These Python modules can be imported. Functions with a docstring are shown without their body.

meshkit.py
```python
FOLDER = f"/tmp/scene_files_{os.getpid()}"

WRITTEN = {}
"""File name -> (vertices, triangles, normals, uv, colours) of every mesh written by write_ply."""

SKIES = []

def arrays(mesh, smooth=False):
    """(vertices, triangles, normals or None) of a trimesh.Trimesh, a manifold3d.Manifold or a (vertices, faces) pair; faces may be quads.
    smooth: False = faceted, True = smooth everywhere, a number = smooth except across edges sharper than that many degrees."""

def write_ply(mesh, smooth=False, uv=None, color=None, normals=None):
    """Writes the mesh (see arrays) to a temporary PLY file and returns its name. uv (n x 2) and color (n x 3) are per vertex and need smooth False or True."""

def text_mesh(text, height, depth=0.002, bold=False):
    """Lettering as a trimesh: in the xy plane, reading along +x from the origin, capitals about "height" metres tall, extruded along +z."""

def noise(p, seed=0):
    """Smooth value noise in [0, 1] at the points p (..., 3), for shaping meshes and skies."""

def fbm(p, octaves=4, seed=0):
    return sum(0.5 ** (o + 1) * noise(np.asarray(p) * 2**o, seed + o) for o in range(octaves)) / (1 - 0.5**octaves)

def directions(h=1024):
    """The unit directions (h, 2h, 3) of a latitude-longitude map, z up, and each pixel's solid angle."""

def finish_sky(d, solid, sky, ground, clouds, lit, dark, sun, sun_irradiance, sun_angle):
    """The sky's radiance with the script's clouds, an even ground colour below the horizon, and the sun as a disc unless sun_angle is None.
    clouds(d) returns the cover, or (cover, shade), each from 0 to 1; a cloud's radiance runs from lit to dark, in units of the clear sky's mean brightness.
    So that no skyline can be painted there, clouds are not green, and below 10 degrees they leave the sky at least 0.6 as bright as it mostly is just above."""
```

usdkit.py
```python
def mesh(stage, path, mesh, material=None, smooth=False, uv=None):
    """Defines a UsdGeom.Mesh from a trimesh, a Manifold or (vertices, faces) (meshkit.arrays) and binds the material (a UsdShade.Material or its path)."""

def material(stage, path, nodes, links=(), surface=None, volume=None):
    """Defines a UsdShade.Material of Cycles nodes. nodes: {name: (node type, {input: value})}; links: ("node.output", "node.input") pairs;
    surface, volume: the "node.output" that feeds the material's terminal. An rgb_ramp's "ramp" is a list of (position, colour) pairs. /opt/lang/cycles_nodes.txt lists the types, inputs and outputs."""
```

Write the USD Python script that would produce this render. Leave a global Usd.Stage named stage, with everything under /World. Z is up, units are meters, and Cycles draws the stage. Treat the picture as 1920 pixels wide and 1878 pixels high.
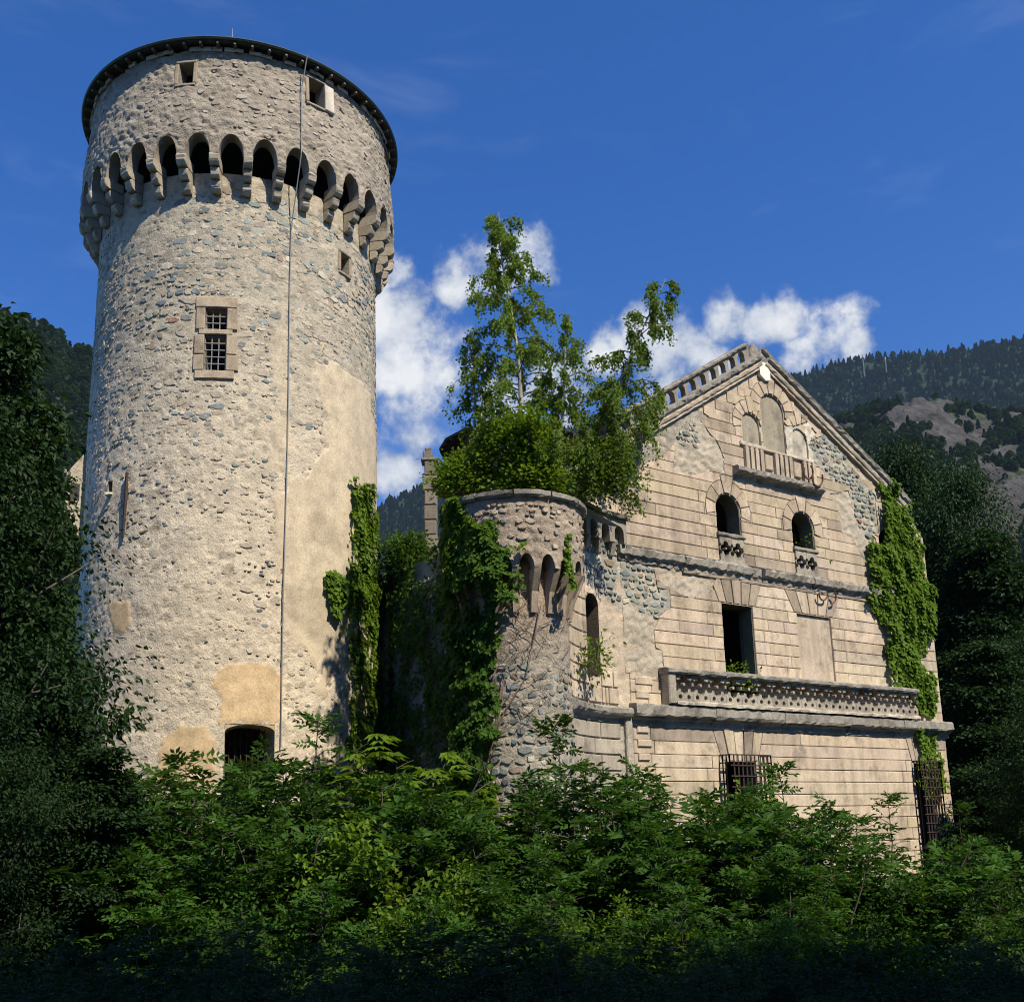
import math
import numpy as np, trimesh, usdkit
from meshkit import noise as _noise, fbm as _fbm
from shapely.geometry import Polygon, box as sbox, Point, LineString
from shapely.ops import unary_union
from shapely import affinity, contains_xy
from pxr import Usd, UsdGeom, UsdLux, UsdShade, Gf, Sdf, Vt

stage = Usd.Stage.CreateInMemory()
UsdGeom.SetStageUpAxis(stage, 'Z'); UsdGeom.SetStageMetersPerUnit(stage, 1.0)
stage.SetDefaultPrim(UsdGeom.Xform.Define(stage, '/World').GetPrim())
UsdGeom.Scope.Define(stage, '/World/Looks')

# ------------------------------------------------------------------ camera, sky, sun, exposure
FOC, PITCH, ROLL, EYE, CY = 1925.0, math.radians(11.45), math.radians(-1.57), 3.8, 1165.0   # CY: height of the lens axis in the picture (a rising front)
FWD = np.array([0, math.cos(PITCH), math.sin(PITCH)])
_u0 = np.array([0, -math.sin(PITCH), math.cos(PITCH)]); _r0 = np.array([1.0, 0, 0])
RGT = math.cos(ROLL) * _r0 + math.sin(ROLL) * _u0
UPV = -math.sin(ROLL) * _r0 + math.cos(ROLL) * _u0
EXPOSURE = 0.55
SUN_AZ, SUN_EL = math.radians(41), math.radians(50)       # azimuth to the right of straight behind the camera
SUN = np.array([math.sin(SUN_AZ) * math.cos(SUN_EL), -math.cos(SUN_AZ) * math.cos(SUN_EL), math.sin(SUN_EL)])
SUN_INT, SKY_STR = 1.25, 0.068
cam = UsdGeom.Camera.Define(stage, '/World/camera')
m = np.eye(4); m[0, :3], m[1, :3], m[2, :3], m[3, :3] = RGT, UPV, -FWD, (0, 0, EYE)
cam.AddTransformOp().Set(Gf.Matrix4d(m.tolist()))
cam.CreateHorizontalApertureAttr(36.0); cam.CreateVerticalApertureAttr(36.0 * 1001 / 1024)
cam.CreateFocalLengthAttr(36.0 * FOC / 1920); cam.CreateVerticalApertureOffsetAttr(36.0 * (CY - 939) / 1920); cam.CreateClippingRangeAttr(Gf.Vec2f(0.1, 20000)); cam.CreateExposureAttr(EXPOSURE)

def ray(x, y):
    """direction of the sight line through a point of the 1920 x 1878 photograph"""
    return ((x - 960) / FOC) * RGT - ((y - CY) / FOC) * UPV + FWD
def at(x, y, depth):
    r = ray(x, y); return r / r[1] * depth + np.array([0, 0, EYE])

def cloud_sky():
    N = {'tc': ('texture_coordinate', {}), 'sky': ('sky_texture', dict(sky_type='single_scattering', sun_disc=False, sun_elevation=SUN_EL, sun_rotation=math.atan2(SUN[0], SUN[1]), altitude=600.0, air_density=1.0, aerosol_density=0.8, ozone_density=3.0)),
         'no': ('noise_texture', dict(scale=22.0, detail=8.0, roughness=0.60)), 'no2': ('noise_texture', dict(scale=16.0, detail=5.0, roughness=0.55)),
         'sep': ('separate_xyz', {})}
    L = [('tc.generated', 'no.vector'), ('tc.generated', 'no2.vector'), ('tc.generated', 'sep.vector')]
    blobs = [(770, 680, 125), (740, 590, 80), (725, 510, 55), (815, 650, 62), (775, 780, 85), (640, 640, 130), (885, 510, 66), (940, 490, 58), (1000, 480, 56), (850, 540, 38),
             (1140, 660, 54), (1210, 625, 62), (1270, 685, 92), (1340, 695, 58), (1365, 600, 52), (1425, 608, 56), (1485, 600, 58), (1555, 612, 72), (1600, 642, 42), (1500, 660, 48), (740, 890, 64), (1010, 760, 120)]
    last = None
    for i, (x, y, r) in enumerate(blobs):
        c = ray(x, y); c = c / np.linalg.norm(c); rr = r / FOC
        N[f'd{i}'] = ('vector_math', dict(math_type='distance', vector2=tuple(c))); L.append(('tc.generated', f'd{i}.vector1'))
        N[f'm{i}'] = ('math', dict(math_type='multiply_add', value2=-1.0 / rr, value3=1.0)); L.append((f'd{i}.value', f'm{i}.value1'))
        if last is None: last = f'm{i}.value'
        else:
            N[f'x{i}'] = ('math', dict(math_type='smoothmax' if False else 'maximum')); L += [(last, f'x{i}.value1'), (f'm{i}.value', f'x{i}.value2')]; last = f'x{i}.value'
    # scattered fair-weather clouds all round the low sky
    N['low'] = ('map_range', dict(range_type='smoothstep', from_min=0.10, from_max=0.34, to_min=1.0, to_max=0.0, clamp=True)); L.append(('sep.z', 'low.value'))
    N['big'] = ('noise_texture', dict(scale=2.6, detail=2.0)); L.append(('tc.generated', 'big.vector'))
    N['bigm'] = ('math', dict(math_type='multiply_add', value2=5.0, value3=-4.05)); L.append(('big.fac', 'bigm.value1'))
    N['bigl'] = ('math', dict(math_type='multiply_add', value2=1.0, value3=-1.0)); L += [('low.result', 'bigl.value1')]
    N['bigs'] = ('math', dict(math_type='add')); L += [('bigm.value', 'bigs.value1'), ('bigl.value', 'bigs.value2')]
    N['all'] = ('math', dict(math_type='maximum')); L += [(last, 'all.value1'), ('bigs.value', 'all.value2')]
    N['lim'] = ('math', dict(math_type='minimum', value2=0.55)); L.append(('all.value', 'lim.value1'))
    N['nz'] = ('math', dict(math_type='multiply_add', value2=2.5, value3=-1.27)); L.append(('no.fac', 'nz.value1'))
    N['f'] = ('math', dict(math_type='add')); L += [('lim.value', 'f.value1'), ('nz.value', 'f.value2')]
    N['cov'] = ('map_range', dict(range_type='smoothstep', from_min=-0.06, from_max=0.62, to_min=0.0, to_max=0.97, clamp=True)); L.append(('f.value', 'cov.value'))
    N['sh'] = ('rgb_ramp', dict(ramp=[(0.34, (0.36, 0.43, 0.56)), (0.55, (0.66, 0.71, 0.80)), (0.72, (1.0, 1.0, 1.0))])); L.append(('shv.value', 'sh.fac'))
    N['shv'] = ('math', dict(math_type='multiply_add', value2=0.55)); L += [('no2.fac', 'shv.value1'), ('thick.result', 'shv.value3')]
    N['thick'] = ('map_range', dict(from_min=0.0, from_max=0.9, to_min=0.10, to_max=0.42, clamp=True)); L.append(('f.value', 'thick.value'))
    N['cs'] = ('vector_math', dict(math_type='scale', scale=9.2)); L.append(('sh.color', 'cs.vector1'))
    # thin veils of high cirrus
    N['mp'] = ('mapping', dict(mapping_type='point', scale=(2.0, 2.0, 9.0), rotation=(0.35, 0.5, 0.2))); L.append(('tc.generated', 'mp.vector'))
    N['ci'] = ('noise_texture', dict(scale=2.2, detail=6.0, roughness=0.6, distortion=0.4)); L.append(('mp.vector', 'ci.vector'))
    N['cm'] = ('map_range', dict(range_type='smoothstep', from_min=0.52, from_max=0.86, to_min=0.0, to_max=0.12, clamp=True)); L.append(('ci.fac', 'cm.value'))
    N['deep'] = ('mix_color', dict(blend_type='multiply', fac=1.0, b=(0.235, 0.83, 1.66), use_clamp=False)); L += [('sky.color', 'deep.a'), ('dz.result', 'deep.fac')]; N['dz'] = ('map_range', dict(range_type='smoothstep', from_min=0.12, from_max=0.62, to_min=0.62, to_max=1.0, clamp=True)); L.append(('sep.z', 'dz.value'))
    N['mixc'] = ('mix_color', dict(blend_type='mix', b=(8.0, 8.6, 9.6), use_clamp=False)); L += [('cm.result', 'mixc.fac'), ('deep.result', 'mixc.a')]
    N['mix'] = ('mix_color', dict(blend_type='mix', use_clamp=False)); L += [('cov.result', 'mix.fac'), ('mixc.result', 'mix.a'), ('cs.vector', 'mix.b')]
    N['bg'] = ('background_shader', dict(strength=SKY_STR)); L.append(('mix.result', 'bg.color'))
    return usdkit.material(stage, '/World/Looks/sky', N, L, surface='bg.background')
dome = UsdLux.DomeLight.Define(stage, '/World/sky')
UsdShade.MaterialBindingAPI.Apply(dome.GetPrim()).Bind(cloud_sky())
sun = UsdLux.DistantLight.Define(stage, '/World/sun')
sun.CreateIntensityAttr(SUN_INT); sun.CreateNormalizeAttr(True); sun.CreateAngleAttr(0.5); sun.CreateColorAttr(Gf.Vec3f(1.0, 0.92, 0.76))
_x = np.cross([0, 0, 1.0], SUN); _x /= np.linalg.norm(_x); _y = np.cross(SUN, _x)
m = np.eye(4); m[0, :3], m[1, :3], m[2, :3] = _x, _y, SUN
sun.AddTransformOp().Set(Gf.Matrix4d(m.tolist()))
dome.GetPrim().SetCustomDataByKey('kind', 'structure')

# ------------------------------------------------------------------ helpers: prims
taken = {}
def numbered(parent, name):
    k = taken.get((parent, name), 0); taken[(parent, name)] = k + 1
    return f'{parent}/{name}' if k == 0 else f'{parent}/{name}_{k:03d}'
def tag(p, label=None, cat=None, group=None, kind=None):
    p = p.GetPrim() if hasattr(p, 'GetPrim') else p
    for k, v in (('label', label), ('category', cat), ('group', group), ('kind', kind)):
        if v: p.SetCustomDataByKey(k, v)
    return p
def P(x): return str(x.GetPath()) if hasattr(x, 'GetPath') else x
def thing(name, label, cat, loc=(0, 0, 0), group=None, kind=None):
    x = UsdGeom.Xform.Define(stage, numbered('/World', name))
    if tuple(loc) != (0, 0, 0): x.AddTranslateOp().Set(Gf.Vec3d(*map(float, loc)))
    tag(x, label, cat, group, kind)
    ORIG[P(x)] = np.array(loc, float); return x
ORIG = {}
def normals(v, f):
    fn = np.cross(v[f[:, 1]] - v[f[:, 0]], v[f[:, 2]] - v[f[:, 0]])
    n = np.stack([sum(np.bincount(f[:, k], fn[:, c], len(v)) for k in range(3)) for c in range(3)], 1)
    return n / np.maximum(np.linalg.norm(n, axis=1, keepdims=True), 1e-12)
def put(parent, name, vf, mat, tint=None, smooth=False, label=None, kind=None, cat=None, group=None, relief=None):
    """one Mesh prim; vertices are given in world metres and stored relative to the thing's base"""
    par = P(parent) if parent is not None else '/World'
    v, f = (np.asarray(vf.vertices), np.asarray(vf.faces)) if hasattr(vf, 'vertices') else vf
    v = np.asarray(v, float); f = np.asarray(f, np.int64)
    root = '/'.join(par.split('/')[:3]); v = v - ORIG.get(root, 0)
    g = UsdGeom.Mesh.Define(stage, numbered(par, name))
    g.CreatePointsAttr(Vt.Vec3fArray.FromNumpy(v.astype(np.float32)))
    g.CreateFaceVertexCountsAttr(Vt.IntArray.FromNumpy(np.full(len(f), 3, np.int32)))
    g.CreateFaceVertexIndicesAttr(Vt.IntArray.FromNumpy(f.astype(np.int32).ravel()))
    g.CreateSubdivisionSchemeAttr('none')
    if smooth:
        g.CreateNormalsAttr(Vt.Vec3fArray.FromNumpy(normals(v, f).astype(np.float32))); g.SetNormalsInterpolation('vertex')
    if tint is not None:
        t = np.broadcast_to(np.asarray(tint, np.float32), (len(v), 3))
        UsdGeom.PrimvarsAPI(g).CreatePrimvar('tint', Sdf.ValueTypeNames.Color3fArray, 'vertex').Set(Vt.Vec3fArray.FromNumpy(np.ascontiguousarray(t)))
    if relief is not None: UsdGeom.PrimvarsAPI(g).CreatePrimvar('relief', Sdf.ValueTypeNames.Color3fArray, 'vertex').Set(Vt.Vec3fArray.FromNumpy(np.ascontiguousarray(np.repeat(np.asarray(relief, np.float32)[:, None], 3, 1))))
    UsdShade.MaterialBindingAPI.Apply(g.GetPrim()).Bind(mat)
    tag(g, label, cat, group, kind); return g
def copy_of(cls, name, label, cat, loc, rotz=0.0, scale=1.0, group=None, tilt=0.0):
    x = UsdGeom.Xform.Define(stage, numbered('/World', name))
    x.AddTranslateOp().Set(Gf.Vec3d(*map(float, loc))); x.AddRotateZOp().Set(float(rotz))
    if tilt: x.AddRotateXOp().Set(float(tilt))
    x.AddScaleOp().Set(Gf.Vec3f(*( [float(scale)] * 3 if np.ndim(scale) == 0 else map(float, scale))))
    x.GetPrim().GetReferences().AddInternalReference(cls); x.GetPrim().SetInstanceable(True)
    tag(x, label, cat, group); return x
def classprim(name):
    return stage.CreateClassPrim('/World/' + name).GetPath()

# ------------------------------------------------------------------ helpers: materials
def M_tint(name, var=0.22, scale=3.0, fine=28.0, bump=0.6, dist=0.02, rough=0.92, streak=0.0, dirt=0.0, relief=False):
    """stone-like surface whose colour comes from the mesh's own tint, mottled and with fine relief"""
    N = {'g': ('geometry', {}), 't': ('attribute', dict(attribute='tint')), 'a': ('noise_texture', dict(scale=scale, detail=6.0, roughness=0.62)),
         'b': ('noise_texture', dict(scale=fine, detail=5.0, roughness=0.65)),
         'r': ('rgb_ramp', dict(ramp=[(0.25, (1 - var,) * 3), (0.5, (1.0, 1.0, 1.0)), (0.78, (1 + var * .8, 1 + var * .75, 1 + var * .65))])),
         'r2': ('rgb_ramp', dict(ramp=[(0.3, (1 - var * .9,) * 3), (0.6, (1 + var * .35,) * 3)])),
         'm': ('mix_color', dict(blend_type='multiply', fac=1.0, use_clamp=False)), 'm2': ('mix_color', dict(blend_type='multiply', fac=1.0, use_clamp=False)),
         'h': ('math', dict(math_type='multiply_add', value2=0.6)), 'bp': ('bump', dict(strength=bump, distance=dist)), 'p': ('principled_bsdf', dict(roughness=rough, specular_ior_level=0.2))}
    L = [('g.position', 'a.vector'), ('g.position', 'b.vector'), ('a.fac', 'r.fac'), ('b.fac', 'r2.fac'), ('t.color', 'm.a'), ('r.color', 'm.b'), ('m.result', 'm2.a'), ('r2.color', 'm2.b'),
         ('a.fac', 'h.value1'), ('b.fac', 'h.value3'), ('h.value', 'bp.height'), ('bp.normal', 'p.normal')]
    out = 'm2.result'
    if relief: N['ra'] = ('attribute', dict(attribute='relief')); L.append(('ra.fac', 'bp.strength'))
    if streak:
        N['mp'] = ('mapping', dict(mapping_type='point', scale=(1.7, 1.7, 0.25))); N['s'] = ('noise_texture', dict(scale=1.6, detail=5.0, roughness=0.6))
        N['sr'] = ('rgb_ramp', dict(ramp=[(0.34, (1 - streak, 1 - streak * 1.02, 1 - streak * 1.05)), (0.56, (1, 1, 1))])); N['m3'] = ('mix_color', dict(blend_type='multiply', fac=1.0, use_clamp=False))
        L += [('g.position', 'mp.vector'), ('mp.vector', 's.vector'), ('s.fac', 'sr.fac'), (out, 'm3.a'), ('sr.color', 'm3.b')]; out = 'm3.result'
    if dirt:
        N['d'] = ('noise_texture', dict(scale=1.3, detail=8.0, roughness=0.7)); N['dr'] = ('rgb_ramp', dict(ramp=[(0.5 if dirt > .5 else .47, (0, 0, 0)), (0.66 if dirt > .5 else .66, (dirt,) * 3)]))
        N['m4'] = ('mix_color', dict(blend_type='mix', b=(0.05, 0.047, 0.043) if dirt > .5 else (0.12, 0.10, 0.08))); L += [('g.position', 'd.vector'), ('d.fac', 'dr.fac'), ('dr.color', 'm4.fac'), (out, 'm4.a')]; out = 'm4.result'
    L.append((out, 'p.base_color'))
    return usdkit.material(stage, '/World/Looks/' + name, N, L, surface='p.BSDF')
def M_plain(name, col, var=0.2, scale=6.0, rough=0.7, metal=0.0, bump=0.3, dist=0.01, spec=0.3):
    N = {'c': ('texture_coordinate', {}), 'a': ('noise_texture', dict(scale=scale, detail=6.0, roughness=0.6)), 'r': ('rgb_ramp', dict(ramp=[(0.25, tuple(np.array(col) * (1 - var))), (0.75, tuple(np.array(col) * (1 + var)))])),
         'bp': ('bump', dict(strength=bump, distance=dist)), 'p': ('principled_bsdf', dict(roughness=rough, metallic=metal, specular_ior_level=spec))}
    return usdkit.material(stage, '/World/Looks/' + name, N, [('c.object', 'a.vector'), ('a.fac', 'r.fac'), ('r.color', 'p.base_color'), ('a.fac', 'bp.height'), ('bp.normal', 'p.normal')], surface='p.BSDF')
def M_leaf(name, ramp, trans=0.32, rough=0.55, spec=0.14, objvar=0.25):
    N = {'g': ('geometry', {}), 'o': ('object_info', {}), 'r': ('rgb_ramp', dict(ramp=ramp)), 'hv': ('map_range', dict(from_min=0.0, from_max=1.0, to_min=1 - objvar, to_max=1 + objvar)),
         'hs': ('hsv', dict(hue=0.5, saturation=1.0, fac=1.0)), 'p': ('principled_bsdf', dict(roughness=rough, specular_ior_level=spec)), 't': ('translucent_bsdf', {}), 'x': ('mix_closure', dict(fac=trans)),
         'tc': ('mix_color', dict(blend_type='multiply', fac=1.0, b=(1.25, 1.15, 0.45), use_clamp=False))}
    L = [('g.random_per_island', 'r.fac'), ('o.random', 'hv.value'), ('hv.result', 'hs.value'), ('r.color', 'hs.color'), ('hs.color', 'p.base_color'), ('hs.color', 'tc.a'), ('tc.result', 't.color'), ('p.BSDF', 'x.closure1'), ('t.BSDF', 'x.closure2')]
    return usdkit.material(stage, '/World/Looks/' + name, N, L, surface='x.closure')

m_rubble = M_tint('rubble_wall', var=0.30, scale=2.2, fine=17.0, bump=1.0, dist=0.05)
m_tower = M_tint('tower_render', var=0.30, scale=2.2, fine=19.0, bump=1.0, dist=0.035, relief=True)
m_stone = M_tint('field_stone', var=0.28, scale=7.0, fine=30.0, bump=0.7, dist=0.02)
m_block = M_tint('ashlar_block', var=0.24, scale=1.3, fine=22.0, bump=0.35, dist=0.012, streak=0.28, dirt=0.58)
m_ledge = M_tint('weathered_ledge', var=0.35, scale=4.0, fine=24.0, bump=0.8, dist=0.03, dirt=0.65)
m_plaster = M_tint('rough_plaster', var=0.24, scale=2.6, fine=20.0, bump=0.8, dist=0.025, streak=0.12)
m_dark = M_plain('dark_interior', (0.05, 0.045, 0.04), var=0.3, rough=0.95)
m_iron = M_plain('rusty_iron', (0.055, 0.035, 0.03), var=0.4, rough=0.8, metal=0.2)
m_rust = M_plain('bright_rust', (0.17, 0.085, 0.05), var=0.4, rough=0.9)
m_roof = M_plain('dark_roof', (0.045, 0.05, 0.045), var=0.35, rough=0.8)
m_wood = M_plain('old_wood', (0.10, 0.075, 0.055), var=0.35, rough=0.9)
m_cable = M_plain('cable', (0.20, 0.21, 0.22), var=0.1, rough=0.6)
m_white = M_plain('white_paint', (0.78, 0.78, 0.76), var=0.05, rough=0.6)

# ------------------------------------------------------------------ helpers: shapes in a wall's own (u along, z up, n out) frame
def join(parts):
    vs, fs, k = [], [], 0
    for v, f in parts:
        vs.append(v); fs.append(np.asarray(f) + k); k += len(v)
    return np.vstack(vs), np.vstack(fs)
def blk(u0, u1, z0, z1, n0, n1, c=0.02, nu=1):
    """a chamfered block without a back: sides, chamfer and face"""
    us = np.linspace(u0, u1, nu + 1); usi = us.copy(); usi[0] += c; usi[-1] -= c
    rings = [(us, z0, z1, n0), (us, z0, z1, n1 - c), (usi, z0 + c, z1 - c, n1)]
    V = []
    for uu, a, b, n in rings:
        V += [(u, a, n) for u in uu] + [(u, b, n) for u in uu[::-1]]
    k = 2 * (nu + 1); F = []
    for r in range(2):
        for i in range(k):
            j = (i + 1) % k; F += [(r * k + i, r * k + j, (r + 1) * k + j), (r * k + i, (r + 1) * k + j, (r + 1) * k + i)]
    o = 2 * k
    for i in range(nu): F += [(o + i, o + i + 1, o + k - 2 - i), (o + i, o + k - 2 - i, o + k - 1 - i)]
    return np.array(V, float), np.array(F)
def bar(a, b, w, h=None, up=(0, 0, 1)):
    """a box from a to b (world or local points) w wide, h high"""
    a, b = np.asarray(a, float), np.asarray(b, float); d = b - a; d /= np.linalg.norm(d); h = h or w
    up = np.asarray(up, float); s = np.cross(d, up)
    if np.linalg.norm(s) < 1e-3: s = np.cross(d, (1.0, 0, 0) if abs(d[0]) < .9 else (0, 1.0, 0))
    s /= np.linalg.norm(s); t = np.cross(s, d)
    v = np.array([p + s * x * w / 2 + t * y * h / 2 for p in (a, b) for x, y in ((-1, -1), (1, -1), (1, 1), (-1, 1))])
    f = [(0, 2, 1), (0, 3, 2), (4, 5, 6), (4, 6, 7)] + [q for i in range(4) for q in ((i, (i + 1) % 4, 4 + (i + 1) % 4), (i, 4 + (i + 1) % 4, 4 + i))]
    return v, np.array(f)
def tube(pts, rad, sides=6):
    p = np.asarray(pts, float); t = np.gradient(p, axis=0); t /= np.linalg.norm(t, axis=1, keepdims=True) + 1e-12
    a = np.cross(t, np.where(np.abs(t[:, 2:]) < 0.9, [0, 0, 1.0], [1.0, 0, 0])); a /= np.linalg.norm(a, axis=1, keepdims=True) + 1e-12
    b = np.cross(t, a); g = np.arange(sides) * 2 * np.pi / sides; rad = np.broadcast_to(rad, (len(p),))
    v = p[:, None] + rad[:, None, None] * (np.cos(g)[None, :, None] * a[:, None] + np.sin(g)[None, :, None] * b[:, None])
    i, j = np.meshgrid(np.arange(len(p) - 1), np.arange(sides), indexing='ij')
    q = np.stack([i * sides + j, i * sides + (j + 1) % sides, (i + 1) * sides + (j + 1) % sides, (i + 1) * sides + j], -1).reshape(-1, 4)
    return v.reshape(-1, 3), np.vstack([q[:, [0, 1, 2]], q[:, [0, 2, 3]]])
def extrude(poly, n0, n1):
    out = []
    for g in getattr(poly, 'geoms', [poly]):
        if g.geom_type != 'Polygon' or g.area < 1e-4: continue
        t = trimesh.creation.extrude_polygon(g, n1 - n0, engine='earcut'); v = np.array(t.vertices); v[:, 2] += n0; out.append((v, np.array(t.faces)))
    return join(out)
def moulding(profile, u0, u1, seg=0.3, jit=0.0, rng=None):
    """a profile [(n, z), ...] run along u"""
    k = max(2, int((u1 - u0) / seg) + 1); us = np.linspace(u0, u1, k); pr = np.array(profile, float); q = len(pr)
    V = np.zeros((k, q, 3)); V[:, :, 0] = us[:, None]; V[:, :, 1] = pr[:, 1]; V[:, :, 2] = pr[:, 0]
    if jit:
        V[1:-1, :, 0] += rng.normal(0, jit, (k - 2, q)); V[:, :, 1] += rng.normal(0, jit, (k, q)); V[:, :, 2] += rng.normal(0, jit, (k, q)) * (pr[:, 0] > 0.02)
    F = []
    for i in range(k - 1):
        for j in range(q):
            a, b, c, d = i * q + j, i * q + (j + 1) % q, (i + 1) * q + (j + 1) % q, (i + 1) * q + j; F += [(a, c, b), (a, d, c)]
    e = (k - 1) * q
    for j in range(1, q - 1): F += [(0, j, j + 1), (e, e + j + 1, e + j)]
    return V.reshape(-1, 3), np.array(F)
def arch(u0, u1, z0, z1, k=10, rise=None):
    """outline of an opening with a round (or segmental) head"""
    w = (u1 - u0) / 2; rise = rise or w; c = (u0 + u1) / 2; t = np.linspace(0, np.pi, k)
    return Polygon([(u0, z0), (u1, z0)] + [(c + w * math.cos(a), z1 - rise + rise * math.sin(a)) for a in t])
def grid(us, zs, mapf, disp, tint, holes=(), cellmask=None):
    """displaced wall sheet; disp(Pw, u, z) gives the relief, tint(Pw, u, z) the colour"""
    U, Z = np.meshgrid(us, zs); u, z = U.ravel(), Z.ravel(); p0 = mapf(u, z, np.zeros_like(u))
    dd = disp(p0, u, z); v = mapf(u, z, dd); nu, nz = len(us), len(zs)
    i, j = np.meshgrid(np.arange(nz - 1), np.arange(nu - 1), indexing='ij')
    cu, cz = (us[:-1] + us[1:]) / 2, (zs[:-1] + zs[1:]) / 2; CU, CZ = np.meshgrid(cu, cz); keep = np.ones(CU.shape, bool)
    for h in holes: keep &= ~((CU > h[0]) & (CU < h[1]) & (CZ > h[2]) & (CZ < h[3]))
    if cellmask is not None: keep &= cellmask(CU, CZ)
    i, j = i[keep], j[keep]; a = i * nu + j
    f = np.vstack([np.stack([a, a + 1, a + nu + 1], 1), np.stack([a, a + nu + 1, a + nu], 1)])
    tt = tint(p0, u, z); used_, inv = np.unique(f, return_inverse=True)
    return (v[used_], inv.reshape(-1, 3)), tt[used_]
def rubble_layout(rng, u0, u1, z0, z1, h0, h1, aspect=1.6, density=None):
    """stones laid in wavering courses: list of (u, z, w, h)"""
    out, z = [], z0
    while z < z1:
        h = rng.uniform(h0, h1); u = u0 + rng.uniform(-0.3, 0)
        while u < u1:
            hh = h * rng.uniform(0.55, 1.0); w = hh * rng.uniform(0.75, 2 * aspect - 0.75); c = (u + w / 2, z + h / 2 + rng.normal(0, h * .12))
            if density is None or rng.random() < density(*c): out.append((c[0], c[1], w * .93, hh * .93))
            u += w
        z += h
    return out
def stone_mesh(rng, u, z, w, h, proud, k=7):
    a = np.sort(np.linspace(0, 2 * np.pi, k, endpoint=False) + rng.normal(0, .24, k)); sq = 1 / np.maximum(np.abs(np.cos(a)), np.abs(np.sin(a))) ** .55
    r = sq * rng.uniform(.78, 1.06, k); rot = rng.normal(0, .16); x, y = r * np.cos(a) * w / 2, r * np.sin(a) * h / 2
    x, y = x * math.cos(rot) - y * math.sin(rot), x * math.sin(rot) + y * math.cos(rot)
    tx, ty = rng.normal(0, .12, 2) * proud / max(h, .1)
    V = []
    for s, n in ((1.0, -0.04), (.97, proud * .55), (.82, proud)):
        V.append(np.stack([u + x * s, z + y * s, np.full(k, n) + (x * tx + y * ty) * (n > 0) * 2 + rng.normal(0, proud * .10, k) * (n > 0)], 1))
    V.append(np.array([[u, z, proud * 1.06]])); V = np.vstack(V); F = []
    for q in range(2):
        for i in range(k):
            j = (i + 1) % k; F += [(q * k + i, q * k + j, (q + 1) * k + j), (q * k + i, (q + 1) * k + j, (q + 1) * k + i)]
    F += [(2 * k + i, 2 * k + (i + 1) % k, 3 * k) for i in range(k)]
    return V, np.array(F)
STONE_TINTS = np.array([(.17, .19, .19), (.21, .225, .215), (.13, .15, .155), (.235, .245, .21), (.27, .25, .20), (.30, .27, .22), (.19, .21, .175), (.38, .35, .28), (.25, .19, .14), (.155, .16, .15)])
def lay_stones(parent, lay, mapf, rng, proud=(0.02, 0.055), limit=300, tints=STONE_TINTS, name='stone', p=None, tintf=None):
    lay = sorted(lay, key=lambda q: -q[2] * q[3]); rest, restt = [], []
    for i, (u, z, w, h) in enumerate(lay):
        v, f = stone_mesh(rng, u, z, w, h, rng.uniform(*proud)); v = mapf(v[:, 0], v[:, 1], v[:, 2])
        t = tints[rng.choice(len(tints), p=p)] * rng.uniform(.8, 1.2)
        if tintf is not None: t = tintf(u, z, t)
        if rng.random() < .0025: t = np.array([.30, .16, .10])
        if i < limit: put(parent, name, (v, f), m_stone, t)
        else: rest.append((v, f)); restt.append(np.repeat(t[None], len(v), 0))
    if rest: put(parent, 'small_stones', join(rest), m_stone, np.vstack(restt), kind='stuff')
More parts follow.
